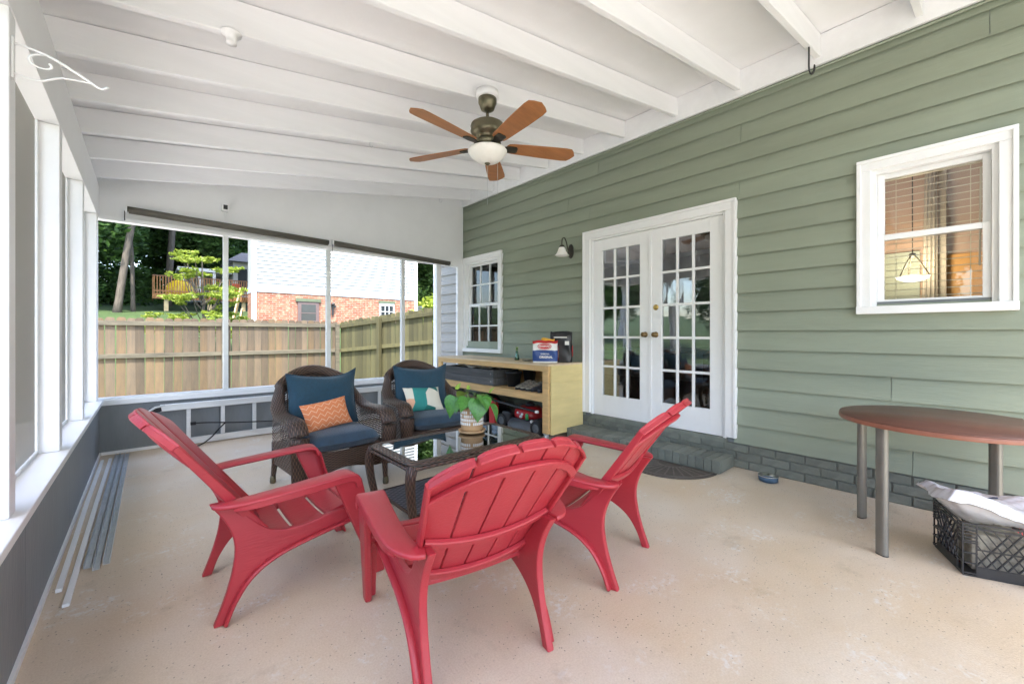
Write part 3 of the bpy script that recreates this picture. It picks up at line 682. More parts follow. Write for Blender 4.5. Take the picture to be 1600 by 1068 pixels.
# ================================================================ OUTSIDE
def far_fence():
    fb = thing('wooden_fence', 'weathered dog-eared board fence facing the open end of the porch', 'fence', (1.5, 11.1, -.3))
    def dogear(w, h): return [(0, 0), (w, 0), (w, h - .03), (w - .03, h), (.03, h), (0, h - .03)]
    me = [[MB().prism(dogear(.138, 1.83 + .012 * j), 'y', 0, .018).mesh('board', mt) for j in range(3)] for mt in ('fence_wood', 'fence_wood_low', 'fence_mossy')]
    x = -4.2; i = 0
    while x < 3.62:
        link('board', me[0 if rnd.random() < .6 else 1][i % 3], fb, loc=Vector((x, 11.1 + rnd.uniform(-.004, .004), -.32 + rnd.uniform(-.012, .012))) - fb.location, rot=(0, rnd.uniform(-.008, .008), rnd.uniform(-.01, .01)))
        x += .142 + rnd.uniform(0, .004); i += 1
    for z in (-.1, .72, 1.36):
        MB().box((-4.3, 11.055, z), (3.64, 11.094, z + .088)).build('rail', 'fence_rail', fb, .004, 1)
    for px in (-3.5, -1.1, 1.27, 3.68): MB().box((px - .045, 10.965, -.4), (px + .045, 11.053, 1.46)).build('post', 'fence_rail', fb, .005, 1)
    # side run, towards the house corner
    A = Vector((3.78, 11.05, -.32)); B = Vector((5.35, 6.1, .10)); d = (B - A); L = d.to_2d().length; u = d / L; ang = math.atan2(d.y, d.x)
    fs = thing('wooden_fence', 'mossy shaded side run of the board fence, rising towards the house corner', 'fence', tuple(A))
    t = 0; i = 0
    while t < L:
        p = A + u * t
        link('board', me[2][i % 3], fs, loc=p - fs.location + Vector((0, 0, rnd.uniform(-.012, .012))), rot=(0, rnd.uniform(-.008, .008), ang + rnd.uniform(-.01, .01))); t += .143; i += 1
    n = Vector((-u.y, u.x, 0)); n = -n if n.x > 0 else n
    for z in (.22, 1.04, 1.66):
        m = MB(); a = A + n * .012; b = B + n * .012; q = n * .04; h = Vector((0, 0, .088)); o = Vector((0, 0, z))
        m.hexa([a + o, b + o, b + q + o, a + q + o, a + o + h, b + o + h, b + q + o + h, a + q + o + h]); m.build('rail', 'fence_mossy', fs, .004, 1)
    for t in (1.55, 3.5):
        p = A + u * t + n * .1; m = MB().box((-.045, -.045, -.1), (.045, .045, 1.78)); me2 = m.mesh('post', 'fence_mossy'); link('post', me2, fs, .005, 1, loc=p - fs.location, rot=(0, 0, ang))
far_fence()
def neighbour():
    Y = 20.; x0, x1 = 3.30, 10.75
    nb = thing('neighbour_house', 'white sided house with red brick lower storey beyond the fence', 'house', (7, Y, 1.4))
    zb = 2.95
    MB().box((x0 + .02, Y, .2), (x1 - .02, Y + 1.4, zb)).build('brick_wall', 'far_brick', nb); MB().box((5.6, Y + 1.401, .2), (x1 - .02, Y + 8, zb)).build('brick_wall', 'far_brick', nb)
    MB().box((x0 + .01, Y - .03, zb), (x1 - .01, Y + 1.42, zb + .24)).build('band', 'band_blue', nb)
    MB().box((x0 + .03, Y + .02, zb + .24), (x1 - .03, Y + 1.4, 8.2)).build('upper_wall', 'vinyl_white', nb); MB().box((5.61, Y + 1.401, zb), (x1 - .03, Y + 7.98, 8.2)).build('upper_wall', 'vinyl_white', nb)
    z = zb + .24; cm = MB().prism([(-.045, 0), (-.004, -.001), (.02, .163), (.0, .163)], 'x', x0 + .1, x1 - .1).mesh('siding_board', 'vinyl_white')
    while z < 6.6: link('siding_board', cm, nb, loc=(0 - nb.location.x, 0, z - nb.location.z)); z += .155
    for a, b in ((x0 - .06, x0 + .1), (x1 - .1, x1 + .06)): MB().box((a, Y - .05, zb - 2.8), (b, Y + .1, 8.2)).build('corner_board', 'white_trim', nb)
    MB().prism([(x0 - .5, 8.2), (x1 + .5, 8.2), (x1 + .5, 8.35), ((x0 + x1) / 2, 10.6), (x0 - .5, 8.35)], 'y', Y - .5, Y + 8.5).build('roof', 'roof_shingle', nb)
    d = MB().box((4.98, Y - .05, .9), (5.86, Y - .002, 2.62)).build('door', 'door_purple', nb)
    MB().box((5.12, Y - .06, 1.4), (5.72, Y - .051, 2.5)).build('pane', 'dark_glass', d)
    for q in (1.75, 2.1): MB().box((5.12, Y - .068, q), (5.72, Y - .061, q + .03)).build('rail', 'door_purple', d)
    MB().box((4.9, Y - .08, 2.621), (5.94, Y - .001, 2.76)).build('lintel', 'lintel_green', nb)
    w = MB().box((8.72, Y - .04, 1.95), (9.5, Y - .002, 2.72)).build('window', 'white_trim', nb)
    MB().box((8.79, Y - .05, 2.0), (9.43, Y - .041, 2.6)).build('pane', 'dark_glass', w)
    for q in (9.0, 9.21): MB().box((q - .012, Y - .058, 2.0), (q + .012, Y - .051, 2.6)).build('muntin', 'white_trim', w)
    MB().box((8.79, Y - .0575, 2.29), (9.43, Y - .0515, 2.315)).build('muntin', 'white_trim', w)
    MB().box((8.68, Y - .07, 2.721), (9.54, Y - .001, 2.84)).build('lintel', 'lintel_green', nb)
    # wing with bay and roofed porch behind the deck
    W = 31.5
    MB().box((4.1, W, 3.3), (5.55, W + 3, 5.75)).build('bay_wall', 'vinyl_white', nb)
    MB().box((4.35, W - .05, 3.9), (4.85, W - .001, 5.35)).build('bay_window', 'dark_glass', nb)
    m = MB(); m.hexa([(3.7, W - .5, 5.75), (5.58, W - .5, 5.75), (5.58, W + 3.4, 5.75), (3.7, W + 3.4, 5.75), (4.7, W + 1.0, 6.55), (5.58, W + 1.0, 6.55), (5.58, W + 2, 6.55), (4.7, W + 2, 6.55)]); m.build('bay_roof', 'roof_shingle', nb)
    MB().box((1.35, W + .2, 5.0), (4.09, W + 3, 5.2)).build('porch_roof', 'white_trim', nb)
    for x in (1.7, 2.4, 3.15): MB().box((x - .07, W + .3, 3.31), (x + .07, W + .44, 4.999)).build('porch_post', 'white_trim', nb)
    MB().box((1.5, W + 2.9, 3.31), (4.09, W + 3, 4.999)).build('porch_wall', 'vinyl_white', nb)
    # black ornament on the brick
    orn = MB(); orn.box((6.42, Y - .05, 2.05), (6.50, Y - .002, 2.62)); orn.box((6.30, Y - .06, 2.42), (6.62, Y - .051, 2.50)); orn.lathe([(0, 0), (.09, .04), (.09, .1), (0, .16)], (6.46, Y - .1, 2.48), 10)
    orn.build('wall_lantern', 'black_plastic', nb)
    # deck
    dk = thing('wooden_deck', 'raised orange wooden deck with railing beside the neighbouring house', 'deck', (2, 28.2, 2.3))
    ax, bx, ya, yb = .25, 4.6, 28.2, 30.4; zd = 3.28
    for i in range(15): MB().box((ax, ya + i * .146, zd - .035), (bx, ya + i * .146 + .138, zd)).build('deck_board', 'deck_wood', dk)
    MB().box((ax - .02, ya - .04, zd - .27), (bx, ya - .001, zd + .01)).build('fascia', 'deck_wood', dk); MB().box((ax - .05, ya, zd - .27), (ax - .001, yb, zd + .01)).build('fascia', 'deck_wood', dk)
    for x in (.75, 2.6, 4.2): MB().box((x - .09, ya + .1, 1.9), (x + .09, ya + .28, zd - .036)).build('post', 'lumber', dk)
    MB().box((ax - .06, ya - .09, zd + .90), (bx, ya + .05, zd + .945)).build('handrail', 'deck_rail_wood', dk); MB().box((ax - .06, ya + .051, zd + .90), (ax + .08, yb, zd + .945)).build('handrail', 'deck_rail_wood', dk)
    MB().box((ax, ya - .05, zd + .10), (bx, ya - .012, zd + .18)).build('bottom_rail', 'deck_wood', dk)
    bl = MB().box((-.02, -.02, -.2), (.02, .02, .90)).mesh('baluster', 'deck_wood')
    x = ax + .02
    while x < bx: link('baluster', bl, dk, loc=Vector((x, ya - .065, zd)) - dk.location); x += .115
    y = ya + .1
    while y < yb: link('baluster', bl, dk, loc=Vector((ax - .03, y, zd)) - dk.location); y += .115
    m = MB(); m.sweep([(2.75, 21.8, 1.3), (3.22, 22.4, 3.25)], rrect(.06, .16, .01, 1), smooth=False); m.build('stair_rail', 'lumber', dk)
    m = MB(); m.sweep([(3.0, 21.7, 1.3), (3.22, 22.1, 2.3)], rrect(.06, .12, .01, 1), smooth=False); m.build('stair_post', 'lumber', dk)
    m = MB(); m.lathe([(0, .85), (.25, .82), (.5, .66), (.62, .4), (.66, .12), (.6, .0), (0, 0)], (1.35, 29.2, zd + .001), 16); tag(m.build('pool_float', 'yellow_vinyl'), 'bright yellow rounded float behind the deck railing', 'float')
    m = MB(); m.box((3.75, 28.8, zd + .001), (4.15, 29.2, zd + .45)).box((3.75, 29.15, zd + .451), (4.15, 29.21, zd + .85)); tag(m.build('deck_chair', 'red_vinyl', None, .01), 'small red chair on the neighbouring deck', 'chair')
    m = MB().lathe([(0, 0), (.25, .03), (.42, .12), (.45, .17), (.42, .16), (.2, .05), (0, .03)], n=18, M=Matrix.Translation((11.05, Y + .1, 2.2)) @ Matrix.Rotation(R(75), 4, 'X') @ Matrix.Rotation(R(-20), 4, 'Y'))
    m.tube([(11.05, Y + .15, 2.2), (11.0, Y + .3, .5)], .03); tag(m.build('satellite_dish', 'mower_grey'), 'grey satellite dish at the corner of the brick house', 'satellite dish')
neighbour()
def leaf_cloud(n, seed, size, shape=(1, 1, 1), clumps=26, flat=.0):
    r = random.Random(seed); m = MB(); cs = []
    for i in range(clumps):
        while True:
            p = Vector((r.uniform(-1, 1), r.uniform(-1, 1), r.uniform(-1, 1)))
            if .25 < p.length < 1: break
        cs.append((p, r.uniform(.2, .42)))
    for i in range(n):
        c, q = cs[i % clumps]; p = Vector((r.gauss(0, 1), r.gauss(0, 1), r.gauss(0, 1) * (.6 - flat))); p = p.normalized() * q * r.random() ** .4
        p = c * .85 + p; p = Vector((p.x * shape[0], p.y * shape[1], p.z * shape[2]))
        s = size * r.uniform(.6, 1.4); a = Vector((r.gauss(0, 1), r.gauss(0, 1), r.gauss(0, .6))).normalized(); b = a.cross(Vector((r.gauss(0, 1), r.gauss(0, 1), r.gauss(0, 1)))).normalized()
        k = len(m.v); m.v += [tuple(p - a * s), tuple(p + b * s * .45), tuple(p + a * s), tuple(p - b * s * .45)]; m.face([k, k + 1, k + 2, k + 3])
    return m
CL = {}
def cloud(kind, seed, *a, **k):
    key = (kind, seed)
    if key not in CL: CL[key] = leaf_cloud(*a, **k).mesh('crown', kind)
    return CL[key]
def trunk_mesh(h, r, seed, limbs=5):
    q = random.Random(seed); m = MB(); pts = [Vector((0, 0, -.3))]
    for i in range(1, 8): pts.append(Vector((q.uniform(-.03, .03) * i * h * .06, q.uniform(-.03, .03) * i * h * .06, h * i / 7)))
    m.sweep(bez(pts, 3), [(r * math.cos(2 * math.pi * i / 9), r * math.sin(2 * math.pi * i / 9)) for i in range(9)], up=(0, 1, 0), sc_=[1.25 if i == 0 else 1 - .75 * i / 21 for i in range(22)])
    for i in range(limbs):
        z = h * q.uniform(.5, .9); a = q.uniform(0, 6.28); l = h * q.uniform(.12, .25); b = Vector((0, 0, z))
        m.tube([b, b + Vector((math.cos(a) * l * .5, math.sin(a) * l * .5, l * .25)), b + Vector((math.cos(a) * l, math.sin(a) * l, l * .7))], r * .3, 5, up=(0, .3, 1), sc_=[1, .6, .2])
    return m
def tree(name, label, x, y, h, tr, crowns, group=None, kind='foliage_dark', seed=0, cat='tree', leaf=.15, n=15000):
    t = thing(name, label, cat, (x, y, ground_z(x, y)), 0, group)
    tk = link('trunk', trunk_mesh(h, tr * .46, seed).mesh('trunk', 'bark'), t); tk.rotation_euler = (0, R(7 if seed == 1 else 3 * math.sin(seed * 5)), 0)
    for i, (dx, dy, z, sx, sy, sz) in enumerate(crowns):
        link('crown', cloud(kind, (seed + i) % 3 + 0, n, (seed + i) % 3 + 3, leaf / 3.0, clumps=60), t, loc=(dx, dy, z), rot=(0, 0, seed * 1.3 + i * 2.1), scale=(sx, sy, sz))
    return t
# the wood behind the deck: every trunk a tree
spots = [(-6.5, 27, 17, .30), (-1.05, 26.8, 21, .34), (-.52, 27.6, 20, .2), (-3.4, 29, 18, .26), (.95, 33, 20, .44), (2.65, 35.5, 19, .26), (5.2, 38, 17, .22),
         (-8.5, 31, 18, .3), (-4.0, 33, 19, .3), (-1.2, 38, 19, .3), (2.9, 41, 20, .3), (7.5, 40, 19, .3), (-11, 27, 17, .3), (-6.8, 38, 20, .3)]
for i, (x, y, h, r) in enumerate(spots):
    cr = [(0, 0, h * .80, 3.8, 3.8, 4.2), (rnd.uniform(-1, 1), rnd.uniform(-1, 1), h * .5, 3.4, 3.4, 3.0)]
    if y > 28 and i != 4: cr.append((rnd.uniform(-1, 1), rnd.uniform(-.5, 1), h * .24, 3.2, 3.2, 2.6))
    tree('forest_tree', {0: 'tall dark tree with a bare trunk at the edge of the wood', 1: 'tall tree with a leaning grey trunk on the grass before the wood', 2: 'tall tree with a thin straight trunk beside the leaning one', 4: 'tall tree with a thick brown trunk rising just behind the deck railing', 12: 'tall dark tree with a bare trunk at the edge of the wood'}.get(i, 'tall dark leafy tree deep in the wood behind the deck'), x, y, h, r, cr, 'trees of the wood behind the deck', 'foliage_dark', i)
mbx = MB()
for i, (x, y, s) in enumerate([(-9, 29, 1.6), (-6, 30, 1.5), (-3.4, 31, 1.7), (-1.2, 33, 1.6), (.9, 38, 1.9), (4.2, 38, 2.0), (-11.5, 31, 1.9)]):
    t = thing('understorey_bush', 'dark green bush on the floor of the wood', 'bush', (x, y, ground_z(x, y)), 0, 'bushes under the trees of the wood')
    link('foliage', cloud('foliage_dark', i % 3, 15000, 3 + i % 3, .05, clumps=60), t, loc=(0, 0, s * .7), scale=(s * 1.2, s, s), rot=(0, 0, i)); link('stem', MB().tube([(0, 0, -.1), (.05, 0, s * .6)], .06, 6, up=(0, 1, 0)).mesh('stem', 'bark'), t)
tree('shade_tree', 'leafy green tree between the brick house and the side fence', 12.9, 22.5, 9, .2, [(0, 0, 6.4, 2.6, 2.6, 2.4), (.3, -.5, 4.0, 2.6, 2.4, 2.2), (0, .3, 1.9, 2.4, 2.3, 2.0)], None, 'foliage_mid', 21)
t = thing('garden_bush', 'bright lime green bush beyond the side fence', 'bush', (10.4, 16.5, ground_z(10.4, 16.5)))
link('foliage', cloud('foliage_lime', 11, 3800, 4, .11, clumps=40), t, loc=(0, 0, 1.0), scale=(1.6, 1.4, 1.2)); link('stem', MB().tube([(0, 0, -.1), (.05, 0, .8)], .05, 6, up=(0, 1, 0)).mesh('stem', 'bark'), t)
# the lime sapling in front of the deck, in layered sprays
sp = thing('maple_sapling', 'lime green maple sapling in front of the wooden deck', 'tree', (1.25, 15.6, ground_z(1.25, 15.6)))
q = random.Random(4); m = MB(); sprays = []
for i in range(40):
    a = q.uniform(0, 6.28); z = q.uniform(.4, 3.0); l = (1.15 - .25 * z) * q.uniform(.5, 1.1) + .15
    tip = Vector((math.cos(a) * l, math.sin(a) * l, z + .15 * l)); m.tube(bez([(0, 0, z * .6), tip * .5 + Vector((0, 0, z * .22)), tip], 3), .012, 5); sprays.append(tip)
m.tube([(0, 0, -.2), (.03, 0, 1.2), (0, .03, 2.9)], .035, 7, up=(0, 1, 0), sc_=[1, .8, .3]); link('trunk', m.mesh('trunk', 'bark'), sp)
sm = leaf_cloud(330, 9, .12, (1, 1, .28), clumps=9, flat=.3).mesh('spray', 'foliage_lime')
for i, p in enumerate(sprays):
    s = q.uniform(.26, .46); link('spray', sm, sp, loc=p, scale=(s, s, s), rot=(q.uniform(-.3, .3), q.uniform(-.3, .3), q.uniform(0, 6)))
# garden trees off to the left: what the door glass mirrors
for i, (x, y, h) in enumerate([(-20, -3, 7), (-22, 3, 8), (-20, 10, 8), (-24, -9, 9), (-17, 16.5, 8)]):
    tree('garden_tree', 'leafy garden tree across the side lawn', x, y, h, .2, [(0, 0, h * .72, 3, 3, 2.6), (.6, .4, h * .4, 2.6, 2.6, 2)], 'trees across the side lawn', 'foliage_mid', 30 + i)

# ================================================================ FURNITURE
# ---- red adirondack chairs (local: faces +x)
def red_chair():
    t = thing('adirondack_chair', '', 'chair', group=None)
    hb = lambda z: (-.155 - (z - .30) * .755)                       # centre line of the back, x at height z
    # back slats: fan of five, arched top
    wb = .085; wt = .110
    nrm = Vector((.60, 0, .45)).normalized()
    ax_ = Vector((-.755, 0, 1)).normalized()
    P0 = Vector((hb(.27), 0, .27)); TOP = (.885 - .27) / ax_.z; HWT = 2.5 * (wt + .007)
    def crest(y): return TOP - .165 * (abs(y) / HWT) ** 2.4                     # arched top
    def bp(y, T, n_=0.): return P0 + ax_ * T + Vector((0, y, 0)) + nrm * (.45 * y * y + n_)
    NC, rows = 6, 10
    for i in range(5):
        k = i - 2; m = MB()
        for side in (0, 1):
            for r_ in range(rows + 1):
                f = r_ / rows
                for e in range(NC + 1):
                    g = e / NC - .5; yt = k * (wt + .007) + g * wt; y = (k * (wb + .006) + g * wb) * (1 - f) + yt * f
                    T = crest(yt) * f - (.006 * (abs(g) * 2) ** 6 * f ** 8)
                    m.v.append(tuple(bp(y, T, -.011 * side + .003 * (1 - (2 * g) ** 2) * (1 - side))))
        W_ = NC + 1
        def id_(s, r_, e): return s * (rows + 1) * W_ + r_ * W_ + e
        for r_ in range(rows):
            for e in range(NC):
                m.face([id_(0, r_, e), id_(0, r_, e + 1), id_(0, r_ + 1, e + 1), id_(0, r_ + 1, e)], True); m.face([id_(1, r_, e), id_(1, r_ + 1, e), id_(1, r_ + 1, e + 1), id_(1, r_, e + 1)], True)
            m.face([id_(0, r_, 0), id_(0, r_ + 1, 0), id_(1, r_ + 1, 0), id_(1, r_, 0)]); m.face([id_(0, r_, NC), id_(1, r_, NC), id_(1, r_ + 1, NC), id_(0, r_ + 1, NC)])
        for r_, fl in ((0, 0), (rows, 1)):
            for e in range(NC):
                f = [id_(0, r_, e), id_(1, r_, e), id_(1, r_, e + 1), id_(0, r_, e + 1)]; m.face(f if not fl else f[::-1])
        m.build('back_slat', 'red_plastic', t, .003, 2, world=False)
    # turned-back rim at the top of each slat
    for i in range(5):
        k = i - 2; pts = [bp(k * (wt + .007) + (e / 6 - .5) * (wt - .004), crest(k * (wt + .007) + (e / 6 - .5) * wt) - .008, -.020) for e in range(7)]
        MB().sweep(pts, rrect(.024, .010, .003, 1), up=ax_, smooth=False).build('slat_rim', 'red_plastic', t, 0, world=False)
    # ribs across the rear of the back
    for T0, hw, arch_, wd in ((.0, .275, 1, .030), (.285, .245, 0, .034), (.075, .225, 0, .045)):
        pts = []
        for i in range(17):
            y = -hw + 2 * hw * i / 16; T = crest(y * 1.02) - .105 if arch_ else T0 + .25 * y * y
            pts.append(bp(y, T, -.0215))
        MB().sweep(pts, rrect(.020, wd, .004, 1), up=ax_, smooth=False).build('back_rib', 'red_plastic', t, 0, world=False)
    # edge stiles of the back, running into the seat
    for s in (-1, 1):
        pts = [bp(s * (.223 + .0685 * (T / crest(.29))), T, -.017) for T in (0, .12, .25, .38, .50, crest(.29) - .005)]
        MB().sweep(pts, rrect(.034, .014, .004, 1), up=Vector((0, 1, 0)), smooth=False, sc_=[(1.25, 1), (1.2, 1), (1.1, 1), (1, 1), (.9, 1), (.7, 1)]).build('back_stile', 'red_plastic', t, 0, world=False)
    # seat slats
    sp_ = bez([(-.16, 0, .29), (-.05, 0, .303), (.08, 0, .335), (.19, 0, .358), (.255, 0, .352), (.285, 0, .315)], 6)
    def at(f): i = min(int(f * (len(sp_) - 1)), len(sp_) - 2); return sp_[i].lerp(sp_[i + 1], f * (len(sp_) - 1) - i)
    for i in range(5):
        a, b = i / 5 + .012, (i + 1) / 5 - .012
        m = MB()
        for side, off in ((0, 0), (1, -.016)):
            n0 = len(m.v)
            for r_ in range(7):
                p = at(a + (b - a) * r_ / 6)
                for e in range(9):
                    y = -.225 + .45 * e / 8; m.v.append((p.x, y, p.z + off + .22 * y * y - .006))
            for r_ in range(6):
                for e in range(8):
                    f = [n0 + r_ * 9 + e, n0 + (r_ + 1) * 9 + e, n0 + (r_ + 1) * 9 + e + 1, n0 + r_ * 9 + e + 1]; m.face(f if side == 0 else f[::-1], True)
        for e in range(8):
            m.face([e, e + 1, 63 + e + 1, 63 + e]); m.face([54 + e, 63 + 54 + e, 63 + 54 + e + 1, 54 + e + 1])
        for r_ in range(6):
            m.face([r_ * 9, 63 + r_ * 9, 63 + (r_ + 1) * 9, (r_ + 1) * 9]); m.face([r_ * 9 + 8, (r_ + 1) * 9 + 8, 63 + (r_ + 1) * 9 + 8, 63 + r_ * 9 + 8])
        m.build('seat_slat', 'red_plastic', t, .003, 2, world=False)
    for s in (-1, 1):
        # side frame: rail, rear leg and the spur that carries the back, one moulded piece
        lo_ = bez([(-.318, 0, 0), (-.285, 0, .085), (-.225, 0, .165), (-.12, 0, .222), (.06, 0, .262), (.275, 0, .292)], 6)
        hi_ = bez([(.288, 0, .345), (.12, 0, .345), (-.02, 0, .325), (-.13, 0, .335), (-.20, 0, .385), (-.30, 0, .505)], 6)
        bk_ = bez([(-.372, 0, .505), (-.315, 0, .415), (-.285, 0, .32), (-.290, 0, .22), (-.318, 0, .11), (-.358, 0, 0)], 6)
        m = MB(); m.prism([(p.x, p.z) for p in lo_ + hi_ + bk_], 'y', s * .222, s * .252); m.build('rear_leg', 'red_plastic', t, .006, 2, world=False)
        # outer flange of the rear leg
        path = bez([(.27, s * .262, .300), (.05, s * .262, .268), (-.12, s * .262, .230), (-.222, s * .262, .172), (-.283, s * .262, .09), (-.319, s * .262, .004)], 6)
        MB().sweep(path, rrect(.03, .014, .004, 1)).build('leg_flange', 'red_plastic', t, 0, world=False)
        # arm: a wide paddle that curls in behind the back
        ap = bez([(-.335, s * .252, .500), (-.322, s * .285, .504), (-.255, s * .313, .511), (-.10, s * .317, .520), (.08, s * .312, .532), (.155, s * .308, .534), (.188, s * .306, .522), (.20, s * .305, .49)], 6)
        scl = [(.55 + .42 * min(1, i / 26), 1) for i in range(len(ap))]
        MB().sweep(ap, rrect(.116, .018, .008, 2), sc_=scl).build('arm', 'red_plastic', t, 0, world=False)
        lp = [p - Vector((0, s * -(.058 * (.55 + .42 * min(1, (i + 9) / 26)) - .006), .013)) for i, p in enumerate(ap[9:])]
        MB().sweep(lp, rrect(.010, .028, .003, 1), smooth=False, sc_=[(1, min(1, .3 + i / 6)) for i in range(len(lp))]).build('arm_lip', 'red_plastic', t, 0, world=False)
        # front leg: broad at the arm, tapering to a splayed foot
        m = MB(); out, in_ = .352, .322
        m.hexa([(.300, s * (in_ - .05), 0), (.352, s * (in_ - .05), 0), (.352, s * (out - .05), 0), (.300, s * (out - .05), 0), (.085, s * in_, .515), (.212, s * in_, .515), (.212, s * out, .515), (.085, s * out, .515)])
        m.build('front_leg', 'red_plastic', t, .008, 2, world=False)
        m = MB(); m.hexa([(.338, s * (in_ - .075), 0), (.352, s * (in_ - .075), 0), (.352, s * (in_ - .0505), 0), (.338, s * (in_ - .0505), 0), (.200, s * (in_ - .055), .505), (.212, s * (in_ - .055), .505), (.212, s * (in_ - .001), .505), (.200, s * (in_ - .001), .505)])
        m.build('leg_web', 'red_plastic', t, .004, 1, world=False)
        MB().sweep([(.262, s * .20, .30), (.255, s * .262, .31), (.245, s * .315, .315)], rrect(.06, .03, .008, 1), smooth=False).build('leg_bracket', 'red_plastic', t, 0, world=False)
    MB().sweep([(.278, -.235, .312), (.284, 0, .31), (.278, .235, .312)], rrect(.025, .05, .008, 1), smooth=False).build('front_rail', 'red_plastic', t, .004, world=False)
    return t
c1 = red_chair()
CH = [((.56, 2.32), 0, 'red plastic adirondack chair along the slate knee wall, side-on to the glass table'),
      ((.975, 1.475), 80, 'red plastic adirondack chair seen from behind, between the two other red ones'),
      ((1.80, 1.535), 104, 'red plastic adirondack chair nearest the doormat and brick step')]
for i, ((x, y), a, lab) in enumerate(CH):
    o = c1 if i == 0 else copy_tree(c1)
    o.location = (x, y, 0); o.rotation_euler = (0, 0, R(a)); o['label'] = lab; o['group'] = 'red adirondack chairs around the table'
# ---- wicker armchairs (local: faces -y)
def wicker_chair():
    t = thing('wicker_armchair', '', 'chair')
    # apron: front and sides, scalloped below
    def apron(u, v):
        x = -.30 + .60 * u; y = -.30 - .05 * (1 - (2 * u - 1) ** 2); zb_ = .155 + .055 * math.sin(u * math.pi) ** 2
        return (x, y, zb_ + (.34 - zb_) * v)
    MB().grid(apron, 24, 8, (.62, .18)).build('front_apron', 'wicker', t, 0, world=False)
    for s in (-1, 1):
        ap = bez([(s * .275, .27, .79), (s * .30, .235, .70), (s * .325, .16, .625), (s * .335, .02, .575), (s * .34, -.15, .575), (s * .34, -.27, .57), (s * .34, -.335, .535), (s * .34, -.365, .45), (s * .335, -.355, .32), (s * .33, -.335, .17)], 5)
        n_ = len(ap); scl = [(.55 + .55 * min(1, i / 18), 1) for i in range(n_)]
        scl = [(a * (1.0 if i < 34 else 1 - .25 * (i - 34) / (n_ - 34)), b) for i, (a, b) in enumerate(scl)]
        MB().sweep(ap, [(.06 * math.cos(q), .032 * math.sin(q)) for q in [2 * math.pi * i / 14 for i in range(14)]], sc_=scl, up=(0, .25, 1)).build('arm', 'wicker', t, 0, world=False)
        top = [p for p in ap if p.z > .45]
        def side(u, v, s=s):
            y = .26 - .58 * u
            zt_ = min((p.z for p in ap if abs(p.y - y) < .06 and p.z > .4), default=.57) - .01
            zt_ = .70 - .12 * min(1, u * 3.2) if u < .31 else .575
            zb_ = .16 + .03 * math.sin(u * math.pi)
            return (s * (.325 + .012 * math.sin(v * math.pi)), y, zb_ + (zt_ - zb_) * v)
        MB().grid(side, 20, 12, (.58, .42)).build('side_panel', 'wicker_open', t, 0, world=False)
        MB().grid(lambda u, v, s=s: (s * (.318 + .012 * math.sin(v * math.pi)), .26 - .58 * u, .16 + .19 * v), 12, 6, (.58, .2)).build('side_apron', 'wicker', t, 0, world=False)
        for y, yl in ((-.33, -.34), (.27, .31)):
            m = MB(); m.sweep([(s * .315, y, .34), (s * .315, y, .17), (s * .315, yl, .06), (s * .318, yl, .03)], [(.024 * math.cos(q), .024 * math.sin(q)) for q in [2 * math.pi * i / 8 for i in range(8)]], up=(0, 1, 0), sc_=[1, 1, .8, .7]); l = m.build('leg', 'wicker', t, 0, world=False)
            MB().lathe([(.0, 0), (.02, 0), (.024, .012), (.022, .045), (.018, .06), (0, .06)], (s * .318, yl, 0), 12).build('foot', 'fan_bronze', l, 0, world=False)
    # back: dished, arched
    def arch(u): return .76 + .125 * math.sin(u * math.pi) ** .8
    def back(u, v):
        x = -.285 + .57 * u; z0 = .33; zt_ = arch(u); z = z0 + (zt_ - z0) * v
        return (x, .235 + .09 * math.sin(u * math.pi) + .11 * (z - .33), z)
    MB().grid(back, 26, 18, (.6, .55)).build('backrest', 'wicker_open', t, 0, world=False)
    rim = [Vector(back(i / 24, 1)) for i in range(25)]
    MB().sweep(rim, [(.042 * math.cos(q), .034 * math.sin(q)) for q in [2 * math.pi * i / 12 for i in range(12)]], up=(0, 1, 0), sc_=[.9] + [1] * 23 + [.9]).build('back_rim', 'wicker', t, 0, world=False)
    MB().grid(lambda u, v: (-.285 + .57 * u, .235 + .09 * math.sin(u * math.pi) + .11 * ((arch(u) - .07 + .07 * v) - .33) - .004, arch(u) - .09 + .09 * v), 26, 4, (.6, .09)).build('back_band', 'wicker', t, 0, world=False)
    MB().grid(lambda u, v: (-.315 + .63 * u, -.33 + .6 * v, .338), 4, 4, (.6, .6)).build('seat_deck', 'wicker', t, 0, world=False)
    return t
def cushion(w, d, h, e=5, puff=.02, n=16):
    """boxy upholstered cushion, base at z=0, corners rounded"""
    m = MB()
    def P(u, v, side):
        a, b = 2 * u - 1, 2 * v - 1
        k = ((1 - abs(a) ** e) * (1 - abs(b) ** e)); k = max(0, k) ** .35
        x = w / 2 * a * (1 - .03 * b * b); y = d / 2 * b * (1 - .03 * a * a)
        return (x, y, h / 2 + side * (h / 2 * k + puff * (1 - a * a) * (1 - b * b)))
    m.grid(lambda u, v: P(u, v, 1), n, n, (w, d)); m.grid(lambda u, v: P(u, v, -1), n, n, (w, d), flip=True); return m
